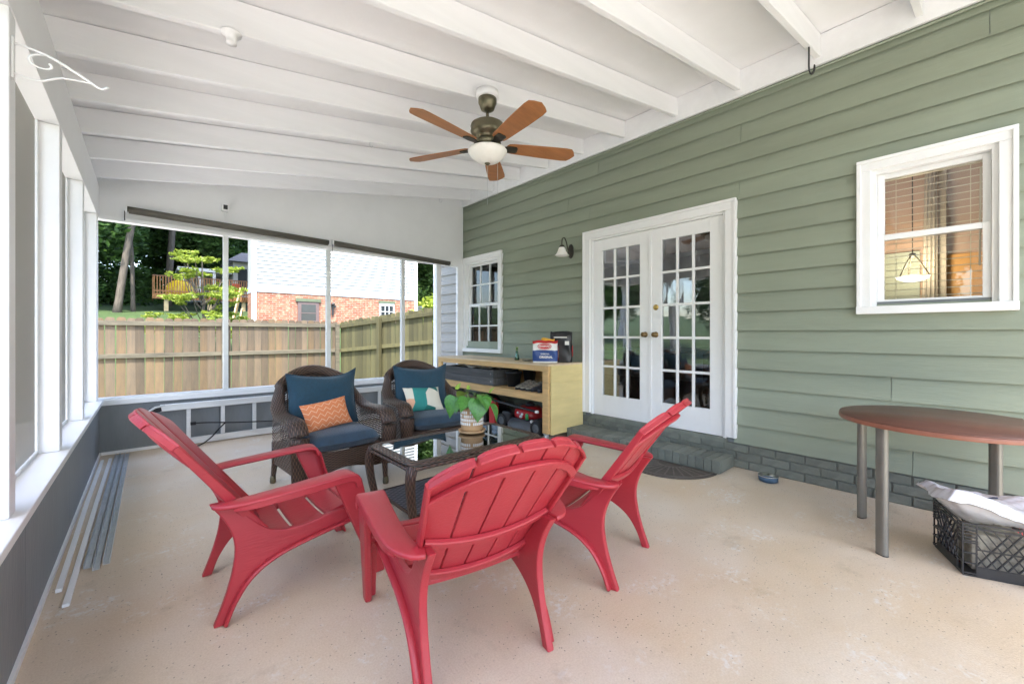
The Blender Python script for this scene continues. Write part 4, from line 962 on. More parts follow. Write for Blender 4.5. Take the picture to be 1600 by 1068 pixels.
def pillow(w, h, th, ear=.0, sag=.0, n=18, wr=0, seed=1):
    """throw pillow standing in the xz plane: corners pulled out, middle full"""
    m = MB(); q = random.Random(seed); ph = [q.uniform(0, 6) for _ in range(6)]
    def P(u, v, s):
        a, b = 2 * u - 1, 2 * v - 1
        k = max(0, (1 - a ** 2) * (1 - b ** 2)) ** .42
        x = w / 2 * a * (1 - .07 * (1 - b * b) * abs(a)); z = h / 2 * b * (1 - .07 * (1 - a * a) * abs(b))
        z += ear * max(0, a) ** 4 * max(0, b) ** 3 - sag * max(0, b) ** 2 * (1 - a * a) ; x += .35 * ear * max(0, a) ** 4 * max(0, b) ** 4
        y = s * th / 2 * k + wr * s * k * (math.sin(a * 5 + b * 3 + ph[0]) + math.sin(b * 7 - a * 4 + ph[1]) * .6)
        return (x, y, z + h / 2)
    m.grid(lambda u, v: P(u, v, -1), n, n, (w, h)); m.grid(lambda u, v: P(u, v, 1), n, n, (w, h), flip=True)
    ring = [P(i / n, 0, 0) for i in range(n)] + [P(1, i / n, 0) for i in range(n)] + [P(1 - i / n, 1, 0) for i in range(n)] + [P(0, 1 - i / n, 0) for i in range(n)]
    return m, ring
wc = wicker_chair(); WL = [((1.10, 3.50), 4, 'brown wicker armchair beside the ladder, holding the orange zigzag pillow'), ((2.04, 3.60), -5, 'brown wicker armchair next to the pine workbench')]
for i, ((x, y), a, lab) in enumerate(WL):
    o = wc if i == 0 else copy_tree(wc)
    o.location = (x, y, 0); o.rotation_euler = (0, 0, R(a)); o['label'] = lab; o['group'] = 'wicker armchairs by the end wall'
    T = Matrix.Translation((x, y, 0)) @ Matrix.Rotation(R(a), 4, 'Z')
    def put(m, name, mt, loc, rx=0, ry=0, rz=0, mats=None):
        p = T @ Vector(loc); o2 = m.build(name, mt); o2.location = p; o2.rotation_euler = (Matrix.Rotation(R(a + rz), 3, 'Z') @ Matrix.Rotation(R(rx), 3, 'X') @ Matrix.Rotation(R(ry), 3, 'Y')).to_euler(); return o2
    sc_ = put(cushion(.53, .56, .115, 7, .012), 'seat_cushion', 'blue_fabric_faded', (0, -.105, .342))
    tag(sc_, ['blue seat cushion under the orange zigzag pillow', 'blue seat cushion under the tropical print pillow'][i], 'cushion', 'seat cushions')
    pm, ring = pillow(.56, .43, .17, .045, .02, seed=i, wr=.004)
    bc = put(pm, 'back_cushion', 'blue_fabric', (0.0, .075, .455), -17, 3 if i == 0 else 4)
    tag(bc, ['dark blue back cushion behind the orange zigzag pillow', 'dark blue back cushion with a raised corner beside the workbench'][i], 'cushion', 'back cushions')
    MB().tube(ring, .005, 6, closed=True, up=(0, 1, 0)).build('piping', 'blue_fabric', bc, world=False)
    if i == 0:
        pm, ring = pillow(.36, .225, .11, .0, .0, seed=5, wr=.004); o3 = put(pm, 'throw_pillow', 'zigzag', (-.035, -.135, .468), -24, -7)
        tag(o3, 'orange throw pillow with pale zigzag lines', 'pillow')
    else:
        pm, ring = pillow(.37, .26, .11, seed=8, wr=.004); o3 = put(pm, 'throw_pillow', 'leafprint', (-.04, -.10, .468), -38, 3)
        tag(o3, 'cream throw pillow with green and coral leaf print', 'pillow')
# ---- coffee table
ct = thing('coffee_table', 'brown wicker coffee table with dark glass top and lower shelf', 'table', (1.61, 2.38, 0))
tx0, tx1, ty0, ty1, tz = 1.085, 2.135, 2.085, 2.68, .475
ring = []
for cx, cy, a0 in ((tx1 - .05, ty1 - .05, 0), (tx0 + .05, ty1 - .05, 90), (tx0 + .05, ty0 + .05, 180), (tx1 - .05, ty0 + .05, 270)):
    for i in range(5): a = R(a0 + 22.5 * i); ring.append((cx + .05 * math.cos(a), cy + .05 * math.sin(a)))
def inset(d): cx, cy = (tx0 + tx1) / 2, (ty0 + ty1) / 2; return [(cx + (x - cx) * (1 - d / (tx1 - cx)), cy + (y - cy) * (1 - d / (ty1 - cy))) for x, y in ring]
def dense(p, n): return [Vector((*p[i], 0)).lerp(Vector((*p[(i + 1) % len(p)], 0)), k / n) for i in range(len(p)) for k in range(n)]
MB().sweep([v + Vector((0, 0, tz - .008)) for v in dense(inset(.034), 3)], [(.036 * math.cos(q), .012 * math.sin(q)) for q in [2 * math.pi * i / 12 for i in range(12)]], closed=True).build('rim', 'wicker', ct)
MB().tube([v + Vector((0, 0, tz - .03)) for v in dense(inset(.006), 3)], .012, 8, closed=True).build('edge_tube', 'wicker', ct)
g = inset(.06); MB().prism(g, 'z', tz - .008, tz - .001).build('glass_top', 'table_glass', ct)
for sx in (0, 1):
    for sy in (0, 1):
        x = (tx0 + .03, tx1 - .03)[sx]; y = (ty0 + .03, ty1 - .03)[sy]; dx = 1 if sx else -1; dy = 1 if sy else -1
        MB().sweep(bez([(x, y, tz - .02), (x + dx * .022, y + dy * .015, .38), (x + dx * .012, y + dy * .008, .26), (x - dx * .015, y - dy * .01, .10), (x - dx * .005, y - dy * .0, .0)], 5), rrect(.05, .05, .015, 2), up=(0, 1, 0), sc_=[1.15 - .45 * i / 20 for i in range(21)]).build('leg', 'wicker', ct)
sh = MB(); sx0, sx1, sy0, sy1 = tx0 + .055, tx1 - .055, ty0 + .05, ty1 - .05
sh.grid(lambda u, v: (sx0 + (sx1 - sx0) * u, sy0 + (sy1 - sy0) * v, .168), 8, 6, (.95, .5)); sh.build('shelf', 'wicker_shelf', ct)
MB().tube([(sx0, sy0, .16), (sx1, sy0, .16), (sx1, sy1, .16), (sx0, sy1, .16)], .013, 8, closed=True).build('shelf_edge', 'wicker', ct)
# ---- potted plant on the table
PX, PYY = 1.80, 2.50
pp = thing('potted_plant', 'heart leaved house plant in a white dashed terracotta pot', 'plant', (PX, PYY, tz))
MB().lathe([(.0, .001), (.055, .001), (.074, .006), (.078, .018), (.074, .018), (.06, .009), (0, .009)], (PX, PYY, tz), 28).build('saucer', 'terracotta', pp)
pot = MB().lathe([(.0, .0095), (.056, .0095), (.062, .03), (.0655, .135), (.0655, .15), (.06, .15), (.058, .13), (0, .13)], (PX, PYY, tz), 32).build('pot', 'terracotta', pp)
MB().lathe([(0, .135), (.056, .133), (.059, .131)], (PX, PYY, tz), 20, cap=False).build('soil', 'soil', pp)
m = MB()
for r_ in range(4):
    z = .058 + r_ * .0215; rr = .0605 + .0052 * (z - .0) / .15 + .0018
    for i in range(34):
        if i % 11 == (r_ * 3) % 11: continue
        a = 2 * math.pi * (i + .15 * r_) / 34; M = Matrix.Translation((PX, PYY, tz + z)) @ Matrix.Rotation(a, 4, 'Z') @ Matrix.Translation((rr, 0, 0)); m.box((-.003, -.0037, -.0075), (.0012, .0037, .0075), M)
m.build('glaze_dash', 'pot_glaze', pot, 0, kind='stuff')
def leaf_mesh(mt):
    m = MB(); prof = [(0, 0.0), (.04, .30), (.14, .44), (.28, .47), (.45, .42), (.62, .31), (.78, .18), (.9, .07), (1, 0)]
    for i, (l, w) in enumerate(prof):
        back_ = -.10 * max(0, 1 - i / 2.) if 0 < i < 3 else 0
        for e in (-1, -.5, 0, .5, 1): m.v.append((l + (back_ if abs(e) == 1 else 0) - (.0 if i else 0), w * e, -.28 * l * l + .12 * abs(e) * w * 2 - .02 * (e == 0)))
    for i in range(len(prof) - 1):
        for e in range(4): m.face([i * 5 + e, (i + 1) * 5 + e, (i + 1) * 5 + e + 1, i * 5 + e + 1], True)
    return m.mesh('leaf', mt)
lm, ly = leaf_mesh('leaf_plant'), leaf_mesh('leaf_young')
LV = [(-.115, .02, .20, 215, 62, .125), (-.02, -.05, .205, 250, 25, .105), (.02, .05, .215, 80, 12, .10), (.07, -.05, .215, 300, 30, .105), (.05, -.075, .20, 275, 62, .125), (.125, -.02, .165, 330, 50, .105),
      (-.055, .05, .22, 130, 20, .085), (.09, .05, .205, 20, 25, .085), (-.01, .01, .17, 190, 35, .07), (.03, .0, .175, 10, 20, .07), (-.06, -.03, .185, 225, 40, .08)]
right = Vector((.7518, -.6593, 0)); fwd = Vector((.6593, .7518, 0))
stm = MB()
for i, (rx, fy, z, hd, dr, s) in enumerate(LV):
    p = Vector((0, 0, z)) + right * rx * .85 + fwd * fy; yaw = R(hd - 41.25)
    link('leaf', lm if i not in (6,) else ly, pp, loc=p, rot=(Matrix.Rotation(yaw, 3, 'Z') @ Matrix.Rotation(R(dr), 3, 'Y') @ Matrix.Rotation(rnd.uniform(-.4, .4), 3, 'X')).to_euler(), scale=(s, s, s))
    stm.tube(bez([(p.x * .15, p.y * .15, .13), (p.x * .6, p.y * .6, z * .95 + .01), p], 5), .0022, 5)
link('stem', stm.mesh('stem', 'stem_green'), pp)
for (rx, z, s, hd) in ((-.085, .245, .05, 60), (-.02, .245, .035, 100), (.105, .225, .045, 30)):
    link('leaf', ly, pp, loc=Vector((0, 0, z)) + right * rx, rot=(Matrix.Rotation(R(hd - 41), 3, 'Z') @ Matrix.Rotation(R(-60), 3, 'Y')).to_euler(), scale=(s, s * .7, s))
MB().tube(bez([(0, 0, .13), Vector((0, 0, .22)) - right * .03, Vector((0, 0, .262)) - right * .012], 5), .0018, 5).build('tendril', 'stem_green', pp, 0, world=False)
pp.scale = (1.28, 1.28, 1.28)
# ---- ladder lying on its side along the end wall
ld = thing('aluminium_ladder', 'aluminium ladder lying on its side against the dark end wall', 'ladder', (1.2, 5.62, 0))
yl = 5.665
for z in (.045, .425):
    m = MB(); m.box((.10, yl - .018, z - .035), (3.05, yl + .018, z + .035)); rl = m.build('rail', 'aluminium', ld, .004)
    MB().box((.10, yl - .0225, z - .028), (3.05, yl - .0185, z - .02)).box((.10, yl - .0225, z + .02), (3.05, yl - .0185, z + .028)).build('rail_lip', 'aluminium', rl)
x = .335
while x < 3.0: MB().box((x - .019, yl - .014, .0805), (x + .019, yl + .014, .3895)).build('rung', 'aluminium', ld, .004); x += .305
MB().sweep([(.11, yl, .425), (.06, yl, .415), (.03, yl, .40)], rrect(.05, .06, .006, 1), smooth=False).build('foot', 'black_rubber', ld)
MB().sweep([(.14, yl - .03, .455), (.06, yl - .03, .44), (.005, yl - .03, .40)], rrect(.008, .02, .002, 1), smooth=False).build('foot_bracket', 'galvanised', ld)
cd = MB().tube(bez([(.395, yl - .035, .235), (.50, yl - .04, .228), (.75, yl - .04, .195), (1.05, yl - .035, .165), (1.4, yl - .04, .13), (1.7, yl - .06, .06), (1.9, yl - .1, .012)], 6), .007, 6)
cd.tube(bez([(.66, yl - .036, .205), (.60, yl - .06, .15), (.52, yl - .10, .07), (.42, yl - .13, .012), (.30, yl - .12, .01)], 6), .007, 6); cd.box((.35, yl - .055, .22), (.395, yl - .018, .25))
tag(cd.build('extension_cord', 'black_rubber'), 'black extension cord looped through the rungs of the ladder', 'cord')
# ---- strips of trim lying along the knee wall
def strip(pts, w, h, mt, lab, grp, name='trim_strip', prof=None):
    m = MB(); m.sweep(pts, prof or rrect(w, h, .002, 1), smooth=False); tag(m.build(name, mt), lab, 'trim', grp)
strip([(-.308, 2.83, .012), (-.318, 4.2, .012), (-.315, 5.45, .012)], .022, .018, 'white_trim', 'longer white trim strip lying hard against the slate knee wall', 'trim lengths on the floor')
strip([(-.268, 2.66, .010), (-.268, 4.1, .010), (-.262, 5.5, .010)], .024, .014, 'white_trim', 'white trim strip between the wall and the metal channels', 'trim lengths on the floor')
U = lambda w, h, t: [(-w / 2, 0), (w / 2, 0), (w / 2, h), (w / 2 - t, h), (w / 2 - t, t), (-w / 2 + t, t), (-w / 2 + t, h), (-w / 2, h)]
CHL = ['grey metal channel lying next to the white trim strip', 'grey metal channel lying between the two others', 'grey metal channel lying farthest from the knee wall']
for i, (x, y0) in enumerate(((-.230, 3.03), (-.196, 2.98), (-.160, 3.02))):
    strip([(x, y0, .001), (x + .006, 4.4, .001), (x + .012, 5.66, .001)], 0, 0, 'galvanised', CHL[i], 'metal channels on the floor', 'metal_channel', [(a, b) for a, b in U(.028, .026, .003)])
# ---- workbench
BX0, BX1, BY0, BY1, BT = 3.36, 3.955, 3.225, 5.55, .835
wb = thing('workbench', 'pine workbench on casters with an open shelf along the green wall', 'workbench', (3.65, 4.4, 0))
MB().box((BX0 - .01, BY0 - .012, BT), (BX1, BY1, BT + .019)).build('top', 'bench_top_board', wb, .002)
MB().box((BX0, BY0 - .002, BT - .062), (BX0 + .038, BY1, BT - .0005)).build('front_rail', 'bench_pine', wb, .003)
MB().box((BX0 + .001, BY0, .075), (BX0 + .037, BY0 + .088, BT - .0625)).build('post', 'bench_pine', wb, .003)
MB().box((BX0 + .001, BY1 - .088, .075), (BX0 + .037, BY1, BT - .0625)).build('post', 'bench_pine', wb, .003)
for i in range(4):
    z0 = .06 + i * .194; MB().box((BX0 + .0375, BY0 - .016, z0 + .0006), (BX1 - .002, BY0 - .001, z0 + .1934)).build('end_plank', 'bench_panel', wb, .0015, 1)
MB().box((BX0 + .004, BY0 + .001, .50), (BX1 - .02, BY1 - .001, .515)).build('shelf', 'bench_pine', wb, .002)
MB().box((BX0 + .002, BY0 + .089, .425), (BX0 + .036, BY1 - .089, .4995)).build('shelf_rail', 'bench_pine', wb, .003)
MB().box((BX1 - .018, BY0, .516), (BX1 - .004, BY1, BT - .001)).build('back_panel', 'bench_pine', wb)
for y in (BY0 + .05, BY1 - .05):
    for x in (BX0 + .03, BX1 - .06):
        k = MB(); k.lathe([(.0, -.012), (.022, -.012), (.03, -.006), (.03, .006), (.022, .012), (0, .012)], n=16, M=Matrix.Translation((x, y, .031)) @ Matrix.Rotation(R(90), 4, 'X'))
        k.box((x - .018, y - .02, .031), (x + .018, y - .016, .066)).box((x - .018, y + .016, .031), (x + .018, y + .02, .066)).box((x - .025, y - .025, .0662), (x + .025, y + .025, .072)); k.build('caster', 'galvanised', wb)
# what stands on and in it
pb = thing('planter_box', 'grey stained wooden box on the shelf of the workbench', 'box', (3.6, 4.85, .516))
for r_ in range(2):
    z = .518 + r_ * .103
    pk = MB().box((3.385, 4.23, z), (3.41, 5.40, z + .10)).build('plank', 'grey_wood', pb, .003); MB().box((3.411, 4.23, z), (3.83, 4.255, z + .10)).build('plank', 'grey_wood', pb, .003)
    MB().lathe([(0, .0), (.011, .0), (.011, .004), (.0, .007)], n=10, M=Matrix.Translation((3.385, 4.285, z + .05)) @ Matrix.Rotation(-R(90), 4, 'Y')).build('bolt', 'chrome', pk)
    MB().box((3.805, 4.256, z), (3.83, 5.40, z + .10)).build('plank', 'grey_wood', pb); MB().box((3.411, 5.375, z), (3.804, 5.40, z + .10)).build('plank', 'grey_wood', pb)
m = MB(); q = random.Random(2)
m.grid(lambda u, v: (3.43 + .34 * v, 4.35 + .95 * u, .735 + .012 * math.sin(u * 23) + .012 * math.sin(v * 9 + u * 11)), 26, 8); tag(m.build('folded_sheet', 'oxide_white'), 'crumpled pale sheet in the grey wooden box', 'sheet')
m = MB().lathe([(0, 0), (.075, 0), (.10, .17), (.112, .17), (.112, .195), (.102, .195), (.08, .015), (0, .01)], (3.58, 4.05, .516), 22); tag(m.build('plant_pot', 'black_plastic'), 'black plastic plant pot beside the grey box on the shelf', 'pot')
m = MB().lathe([(0, 0), (.06, 0), (.085, .2), (.092, .2), (.092, .215), (.083, .215), (.062, .015), (0, .01)], (3.75, 3.93, .516), 22); tag(m.build('plant_pot', 'black_plastic'), 'taller narrow black pot at the back of the shelf', 'pot')
def shoe(x, y, mt, lab, rz):
    m = MB(); st = []
    for f, w, h in ((0, .028, .075), (.12, .036, .085), (.3, .036, .08), (.45, .038, .062), (.65, .044, .045), (.85, .042, .036), (1, .02, .022)):
        st.append((f * .26, w, h))
    prof = [(math.cos(a), math.sin(a)) for a in [R(-20 + 220 * i / 10) for i in range(11)]]
    n0 = 0
    for l, w, h in st:
        for c, s in prof: m.v.append((l - .13, w * c, .02 + h * max(0, s * .9 + .1)))
    k = len(prof)
    for i in range(len(st) - 1):
        for j in range(k - 1): m.face([i * k + j, (i + 1) * k + j, (i + 1) * k + j + 1, i * k + j + 1], True)
    m.face(list(range(k))[::-1]); m.face([(len(st) - 1) * k + j for j in range(k)])
    t = thing('shoe', lab, 'shoe', (x, y, .516), R(rz), 'shoes on the shelf'); link('upper', m.mesh('upper', mt), t)
    s = MB(); s.prism([(-.135, -.03), (-.05, -.034), (.03, -.042), (.1, -.04), (.135, -.015), (.135, .015), (.1, .04), (.03, .042), (-.05, .034), (-.135, .03)], 'z', 0, .022); link('sole', s.mesh('sole', 'black_rubber'), t)
for i, (y, mt) in enumerate(((3.80, 'shoe_tan'), (3.71, 'shoe_tan'), (3.60, 'shoe_tan'), (3.51, 'shoe_dark'), (3.42, 'shoe_dark'))):
    shoe(3.53, y, mt, ['pale tan shoe on the shelf next to the black pot', 'pale tan shoe between the two other tan shoes', 'pale tan shoe next to the dark grey shoes', 'dark grey shoe next to the tan shoes', 'dark grey shoe against the end of the workbench'][i], 180 + rnd.uniform(-8, 8))
# lawn mower below the shelf
mw = thing('lawn_mower', 'red and black lawn mower stored under the workbench shelf', 'lawn mower', (3.62, 3.75, .09))
MB().lathe([(0, .24), (.10, .235), (.16, .20), (.17, .15), (.165, .13), (0, .13)], (3.62, 3.78, .09), 24).build('engine_cover', 'mower_red', mw)
MB().lathe([(0, .285), (.03, .28), (.05, .262), (.05, .24), (0, .24)], (3.62, 3.78, .09), 16).build('cap', 'black_plastic', mw)
MB().box((3.45, 3.64, .16), (3.78, 3.98, .219)).box((3.43, 3.90, .14), (3.50, 4.02, .27)).build('engine_block', 'black_plastic', mw, .015)
MB().lathe([(.27, 0), (.275, .06), (.25, .10), (.16, .12), (0, .125)], (3.63, 3.74, .095), 28).build('deck', 'mower_grey', mw)
for y, x in ((3.50, 3.44), (4.02, 3.44)):
    M = Matrix.Translation((x, y, .165)) @ Matrix.Rotation(R(90), 4, 'Y') @ Matrix.Rotation(0, 4, 'Z')
    w = MB().lathe([(.045, -.02), (.07, -.024), (.075, -.01), (.075, .01), (.07, .024), (.045, .02)], n=22, M=M, cap=False).build('wheel', 'black_rubber', mw)
    MB().lathe([(0, -.012), (.03, -.016), (.046, -.019), (.046, .019), (0, .01)], n=18, M=M).build('rim', 'mower_grey', w)
MB().tube([(3.41, 3.47, .335), (3.40, 3.80, .352), (3.40, 4.30, .385), (3.43, 4.75, .40)], .012, 8).build('handle', 'black_plastic', mw)
MB().lathe([(0, 0), (.017, 0), (.017, .05), (.012, .06), (0, .06)], (3.42, 3.62, .235), 12).build('fuel_cap', 'green_cap', mw)
MB().lathe([(0, -.015), (.02, -.01), (.022, .0), (.018, .012), (0, .016)], (3.41, 3.47, .335), 10).build('handle_knob', 'oxide_white', mw)
for (x, y, z, r) in ((3.43, 3.72, .25, .018), (3.42, 3.69, .28, .014), (3.44, 3.57, .22, .02), (3.43, 3.77, .285, .012)): MB().lathe([(0, -r), (r * .8, -r * .5), (r, 0), (r * .8, r * .5), (0, r)], (x, y, z), 10).build('carburettor_part', 'aluminium', mw)
mw.location = (3.645, 3.77, 0); mw.scale = (1.2, 1.2, 1.2)
m = MB()
for i in range(4): m.tube([(3.63 + (.20 - .02 * i) * math.cos(a), 4.72 + (.24 - .02 * i) * math.sin(a),   .258 + .022 * i) for a in [2 * math.pi * k / 28 for k in range(28)]], .011, 6, closed=True)
tag(m.build('garden_hose', 'black_rubber'), 'coiled black hose under the workbench shelf', 'hose')
m = MB().box((3.42, 4.45, .001), (3.82, 5.05, .245)); tag(m.build('storage_tote', 'black_plastic', None, .02, 3), 'black storage tote under the coiled hose', 'tote')
m = MB().lathe([(0, 0), (.05, 0), (.06, .02), (.06, .06), (.045, .08), (0, .085)], (3.45, 4.30, .26), 18); m.box((3.42, 4.25, .001), (3.49, 4.36, .261)); tag(m.build('trimmer_head', 'mower_red'), 'small red garden tool between the mower and the hose', 'tool')
m = MB(); m.grid(lambda u, v: (3.42 + .08 * math.sin(u * 3.1) + .02 * math.sin(v * 14), 3.335 + .13 * u, .001 + .27 * v * (1 - .25 * u)), 14, 14); m.grid(lambda u, v: (3.60 - .05 * math.sin(v * 3.1), 3.335 + .13 * u, .001 + .27 * v * (1 - .25 * u)), 14, 14, flip=True)
tag(m.build('grass_bag', 'bag_black'), 'limp black fabric bag beside the lawn mower', 'bag')
# on top of the bench
def text_mesh(body, size, mt, M, ext=.0006, sx=1.0, bold=.0):
    cu = bpy.data.curves.new('txt', 'FONT'); cu.body = body; cu.size = size; cu.extrude = ext; cu.align_x = 'CENTER'; cu.align_y = 'CENTER'; cu.offset = bold; cu.resolution_u = 3
    to = bpy.data.objects.new('txt', cu); COL.objects.link(to)
    me = bpy.data.meshes.new_from_object(to.evaluated_get(bpy.context.evaluated_depsgraph_get())); bpy.data.objects.remove(to); bpy.data.curves.remove(cu)
    me.transform(M @ Matrix.Scale(sx, 4, (1, 0, 0))); me.materials.clear(); me.materials.append(MATS[mt]); return me
BG = Vector((3.60, 3.50, BT + .0195)); brz = R(-48)
cb = thing('charcoal_bag', 'white, blue and red paper charcoal bag standing on the workbench', 'bag', tuple(BG), brz)
# local: width x, thickness y (front at -y), height z
def bagshape(w, d, h, seed, z0=0, z1=1, grow=0.):
    q = random.Random(seed); ph = [q.uniform(0, 6) for _ in range(8)]
    def F(a, f):
        """a: angle param 0..1 round, f: height fraction"""
        c, s = math.cos(2 * math.pi * a), math.sin(2 * math.pi * a); e = .35
        sx_ = math.copysign(abs(c) ** e, c); sy = math.copysign(abs(s) ** e, s)
        bul = 1 + .05 * math.sin(math.pi * f); tp = 1 - .75 * max(0, (f - .86) / .14) ** 1.4
        return ((w / 2 + grow) * sx_ * (1 - .02 * math.sin(f * 9 + ph[0])), (d / 2 + grow) * sy * bul * tp + .004 * math.sin(c * 6 + f * 11 + ph[1]), h * f + .006 * math.sin(c * 5 + ph[2]) * f)
    m = MB(); m.grid(lambda u, v: F(u, z0 + (z1 - z0) * v), 40, max(2, int(16 * (z1 - z0))), (1, 1)); return m
BW, BD, BH = .30, .12, .262
for z0, z1, mt, nm in ((0, .06, 'bag_white', 'lower_edge'), (.06, .56, 'bag_blue', 'blue_panel'), (.56, .88, 'bag_white', 'white_panel'), (.88, 1, 'bag_red', 'top_fold')):
    b_ = bagshape(BW, BD, BH, 3, z0, z1); link(nm, b_.mesh(nm, mt), cb)
m = MB(); m.prism([(.066 * math.cos(a), .034 * math.sin(a)) for a in [2 * math.pi * i / 32 for i in range(32)]], 'y', -.001, .001); ov = link('red_oval', m.mesh('red_oval', 'bag_red'), cb, loc=(-.005, -BD / 2 * 1.05 - .004, .195), scale=(1.25, 1, 1.2))
m = MB(); m.prism([(.060 * math.cos(a), .029 * math.sin(a)) for a in [2 * math.pi * i / 32 for i in range(32)]], 'y', -.0022, -.0012); link('oval_ring', m.mesh('oval_ring', 'bag_white'), ov)
m = MB(); m.prism([(.056 * math.cos(a), .0255 * math.sin(a)) for a in [2 * math.pi * i / 32 for i in range(32)]], 'y', -.0034, -.0024); link('oval_field', m.mesh('oval_field', 'bag_red'), ov)
RX = Matrix.Rotation(R(90), 4, 'X')
link('lettering', text_mesh('KINGSFORD', .0205, 'bag_white', RX, bold=.0007, sx=.88), ov, loc=(0, -.0045, .0005))
link('lettering', text_mesh('ORIGINAL', .030, 'bag_white', RX, bold=.0008, sx=.95), cb, loc=(.012, -BD / 2 * 1.05 - .0065, .066), scale=(1.2, 1, 1.15))
link('lettering', text_mesh('CHARCOAL', .015, 'bag_white', RX, bold=.0003), cb, loc=(.0, -BD / 2 * 1.05 - .0065, .104), scale=(1.3, 1, 1.3))
RS = Matrix.Rotation(R(90), 4, 'Z') @ Matrix.Rotation(R(90), 4, 'X') @ Matrix.Rotation(R(90), 4, 'Z')
m = MB().box((-.001, -.035, .03), (.001, .035, .20)); link('side_label', m.mesh('side_label', 'bag_red'), cb, loc=(BW / 2 + .006, 0, 0))
link('lettering', text_mesh('KINGSFORD', .022, 'bag_white', RS, bold=.0006), cb, loc=(BW / 2 + .008, 0, .115))
m = bagshape(.16, .05, .03, 6); o = link('torn_flap', m.mesh('torn_flap', 'bag_yellow'), cb, loc=(.03, .01, BH - .004), rot=(0, .12, 0))
bk = thing('charcoal_bag', 'tall black bag with red side panel behind the paper charcoal bag', 'bag', (3.80, 3.42, BT + .0195), R(-58))
link('body', bagshape(.26, .12, .37, 9).mesh('body', 'bag_black'), bk)
m = MB().box((-.001, -.035, 0), (.001, .035, .13)); link('side_label', m.mesh('side_label', 'bag_red'), bk, loc=(.1365, 0, .07))
m = MB().box((-.025, -.001, 0), (.025, .001, .045)); link('front_label', m.mesh('front_label', 'bag_white'), bk, loc=(.08, -.069, .21))
m = MB().box((-.08, -.001, 0), (.08, .001, .012)); link('front_stripe', m.mesh('front_stripe', 'bag_white'), bk, loc=(0, -.069, .295))
vz = thing('bud_vase', 'small green glass vase with a sprig on the workbench', 'vase', (3.62, 4.03, BT + .0195))
MB().lathe([(0, .001), (.03, .001), (.034, .01), (.028, .05), (.017, .09), (.018, .115), (.015, .113), (.013, .09), (.022, .05), (.028, .012), (0, .008)], tuple(vz.location), 20).build('glass_body', 'vase_glass', vz)
MB().tube([(3.62, 4.03, BT + .03), (3.622, 4.028, BT + .15)], .002, 5, up=(0, 1, 0)).build('stem', 'stem_green', vz)
for i in range(5): link('leaf', ly if i % 2 else lm, vz, loc=(.0, 0, .115 + .012 * i), rot=(Matrix.Rotation(i * 2.2, 3, 'Z') @ Matrix.Rotation(R(-40), 3, 'Y')).to_euler(), scale=(.045, .03, .045))
m = MB().lathe([(0, 0), (.10, 0), (.125, .012), (.122, .015), (.098, .005), (0, .005)], (3.68, 3.82, BT + .0195), 26); tag(m.build('plate', 'shoe_tan'), 'shallow pale plate beside the vase on the workbench', 'plate')
m = MB(); m.prism([(-.09, -.05), (.09, -.05), (.09, .05), (-.09, .05)], 'z', 0, .008, Matrix.Translation((3.50, 3.50, BT + .0195)) @ Matrix.Rotation(R(-45), 4, 'Z')); 
# ---- wall sconce
ws = thing('wall_sconce', 'bell shaped white glass wall lamp on a dark metal bracket', 'lamp', (3.97, 3.42, 2.28))
MB().lathe([(.0, .02), (.03, .018), (.045, .008), (.048, 0), (.0, 0)], n=20, M=Matrix.Translation((3.974, 3.42, 2.225)) @ Matrix.Rotation(-R(90), 4, 'Y') @ Matrix.Scale(1.9, 4, (1, 0, 0))).build('backplate', 'dark_metal', ws)
MB().tube(bez([(3.96, 3.42, 2.22), (3.92, 3.42, 2.24), (3.895, 3.42, 2.32), (3.86, 3.42, 2.372), (3.82, 3.42, 2.36), (3.81, 3.42, 2.31), (3.81, 3.42, 2.275)], 6), .0065, 8, up=(0, 1, 0)).build('arm', 'dark_metal', ws)
MB().lathe([(0, .03), (.022, .028), (.034, .01), (.036, 0), (0, 0)], (3.81, 3.42, 2.252), 18).build('socket', 'dark_metal', ws)
MB().lathe([(.034, 0), (.042, -.02), (.052, -.05), (.072, -.085), (.088, -.10), (.086, -.103), (.068, -.086), (.048, -.05), (.038, -.02), (.03, -.002)], (3.81, 3.42, 2.254), 26, cap=False).build('shade', 'frosted_glass', ws)
# ---- doormat, bowl
m = MB(); pts = [(3.642, 1.51)] + [(3.642 - .435 * math.sin(R(a)), 1.91 - .40 * math.cos(R(a))) for a in range(6, 180, 6)] + [(3.642, 2.31)]
dm = thing('doormat', 'dark half-round rubber doormat in front of the brick step', 'doormat', (3.5, 1.91, 0)); m.prism(pts, 'z', .001, .010); m.build('mat', 'doormat_rubber', dm)
m = MB()
for a in range(12, 180, 12):
    d = Vector((-math.sin(R(a)), -math.cos(R(a)), 0)); s_ = Vector((3.642, 1.91, .010))
    m.sweep([s_ + d * .13, s_ + d * .36], rrect(.012, .007, .002, 1), smooth=False)
for rr in (.12, .37): m.tube([(3.64 - rr * 1.08 * math.sin(R(a)), 1.91 - rr * math.cos(R(a)), .0105) for a in range(0, 181, 9)], .005, 6)
m.build('raised_rays', 'doormat_ray', dm)
bw = thing('pet_bowl', 'small blue pet bowl with steel liner on the floor by the wall', 'bowl', (3.80, 1.17, 0))
MB().lathe([(0, .001), (.055, .001), (.068, .008), (.072, .042), (.066, .045), (.062, .03), (0, .012)], (3.80, 1.17, 0), 26).build('body', 'blue_bowl', bw)
MB().lathe([(.064, .0455), (.073, .046), (.073, .05), (.064, .05), (.05, .018), (0, .0165)], (3.80, 1.17, 0), 26, cap=False).build('liner', 'chrome', bw)
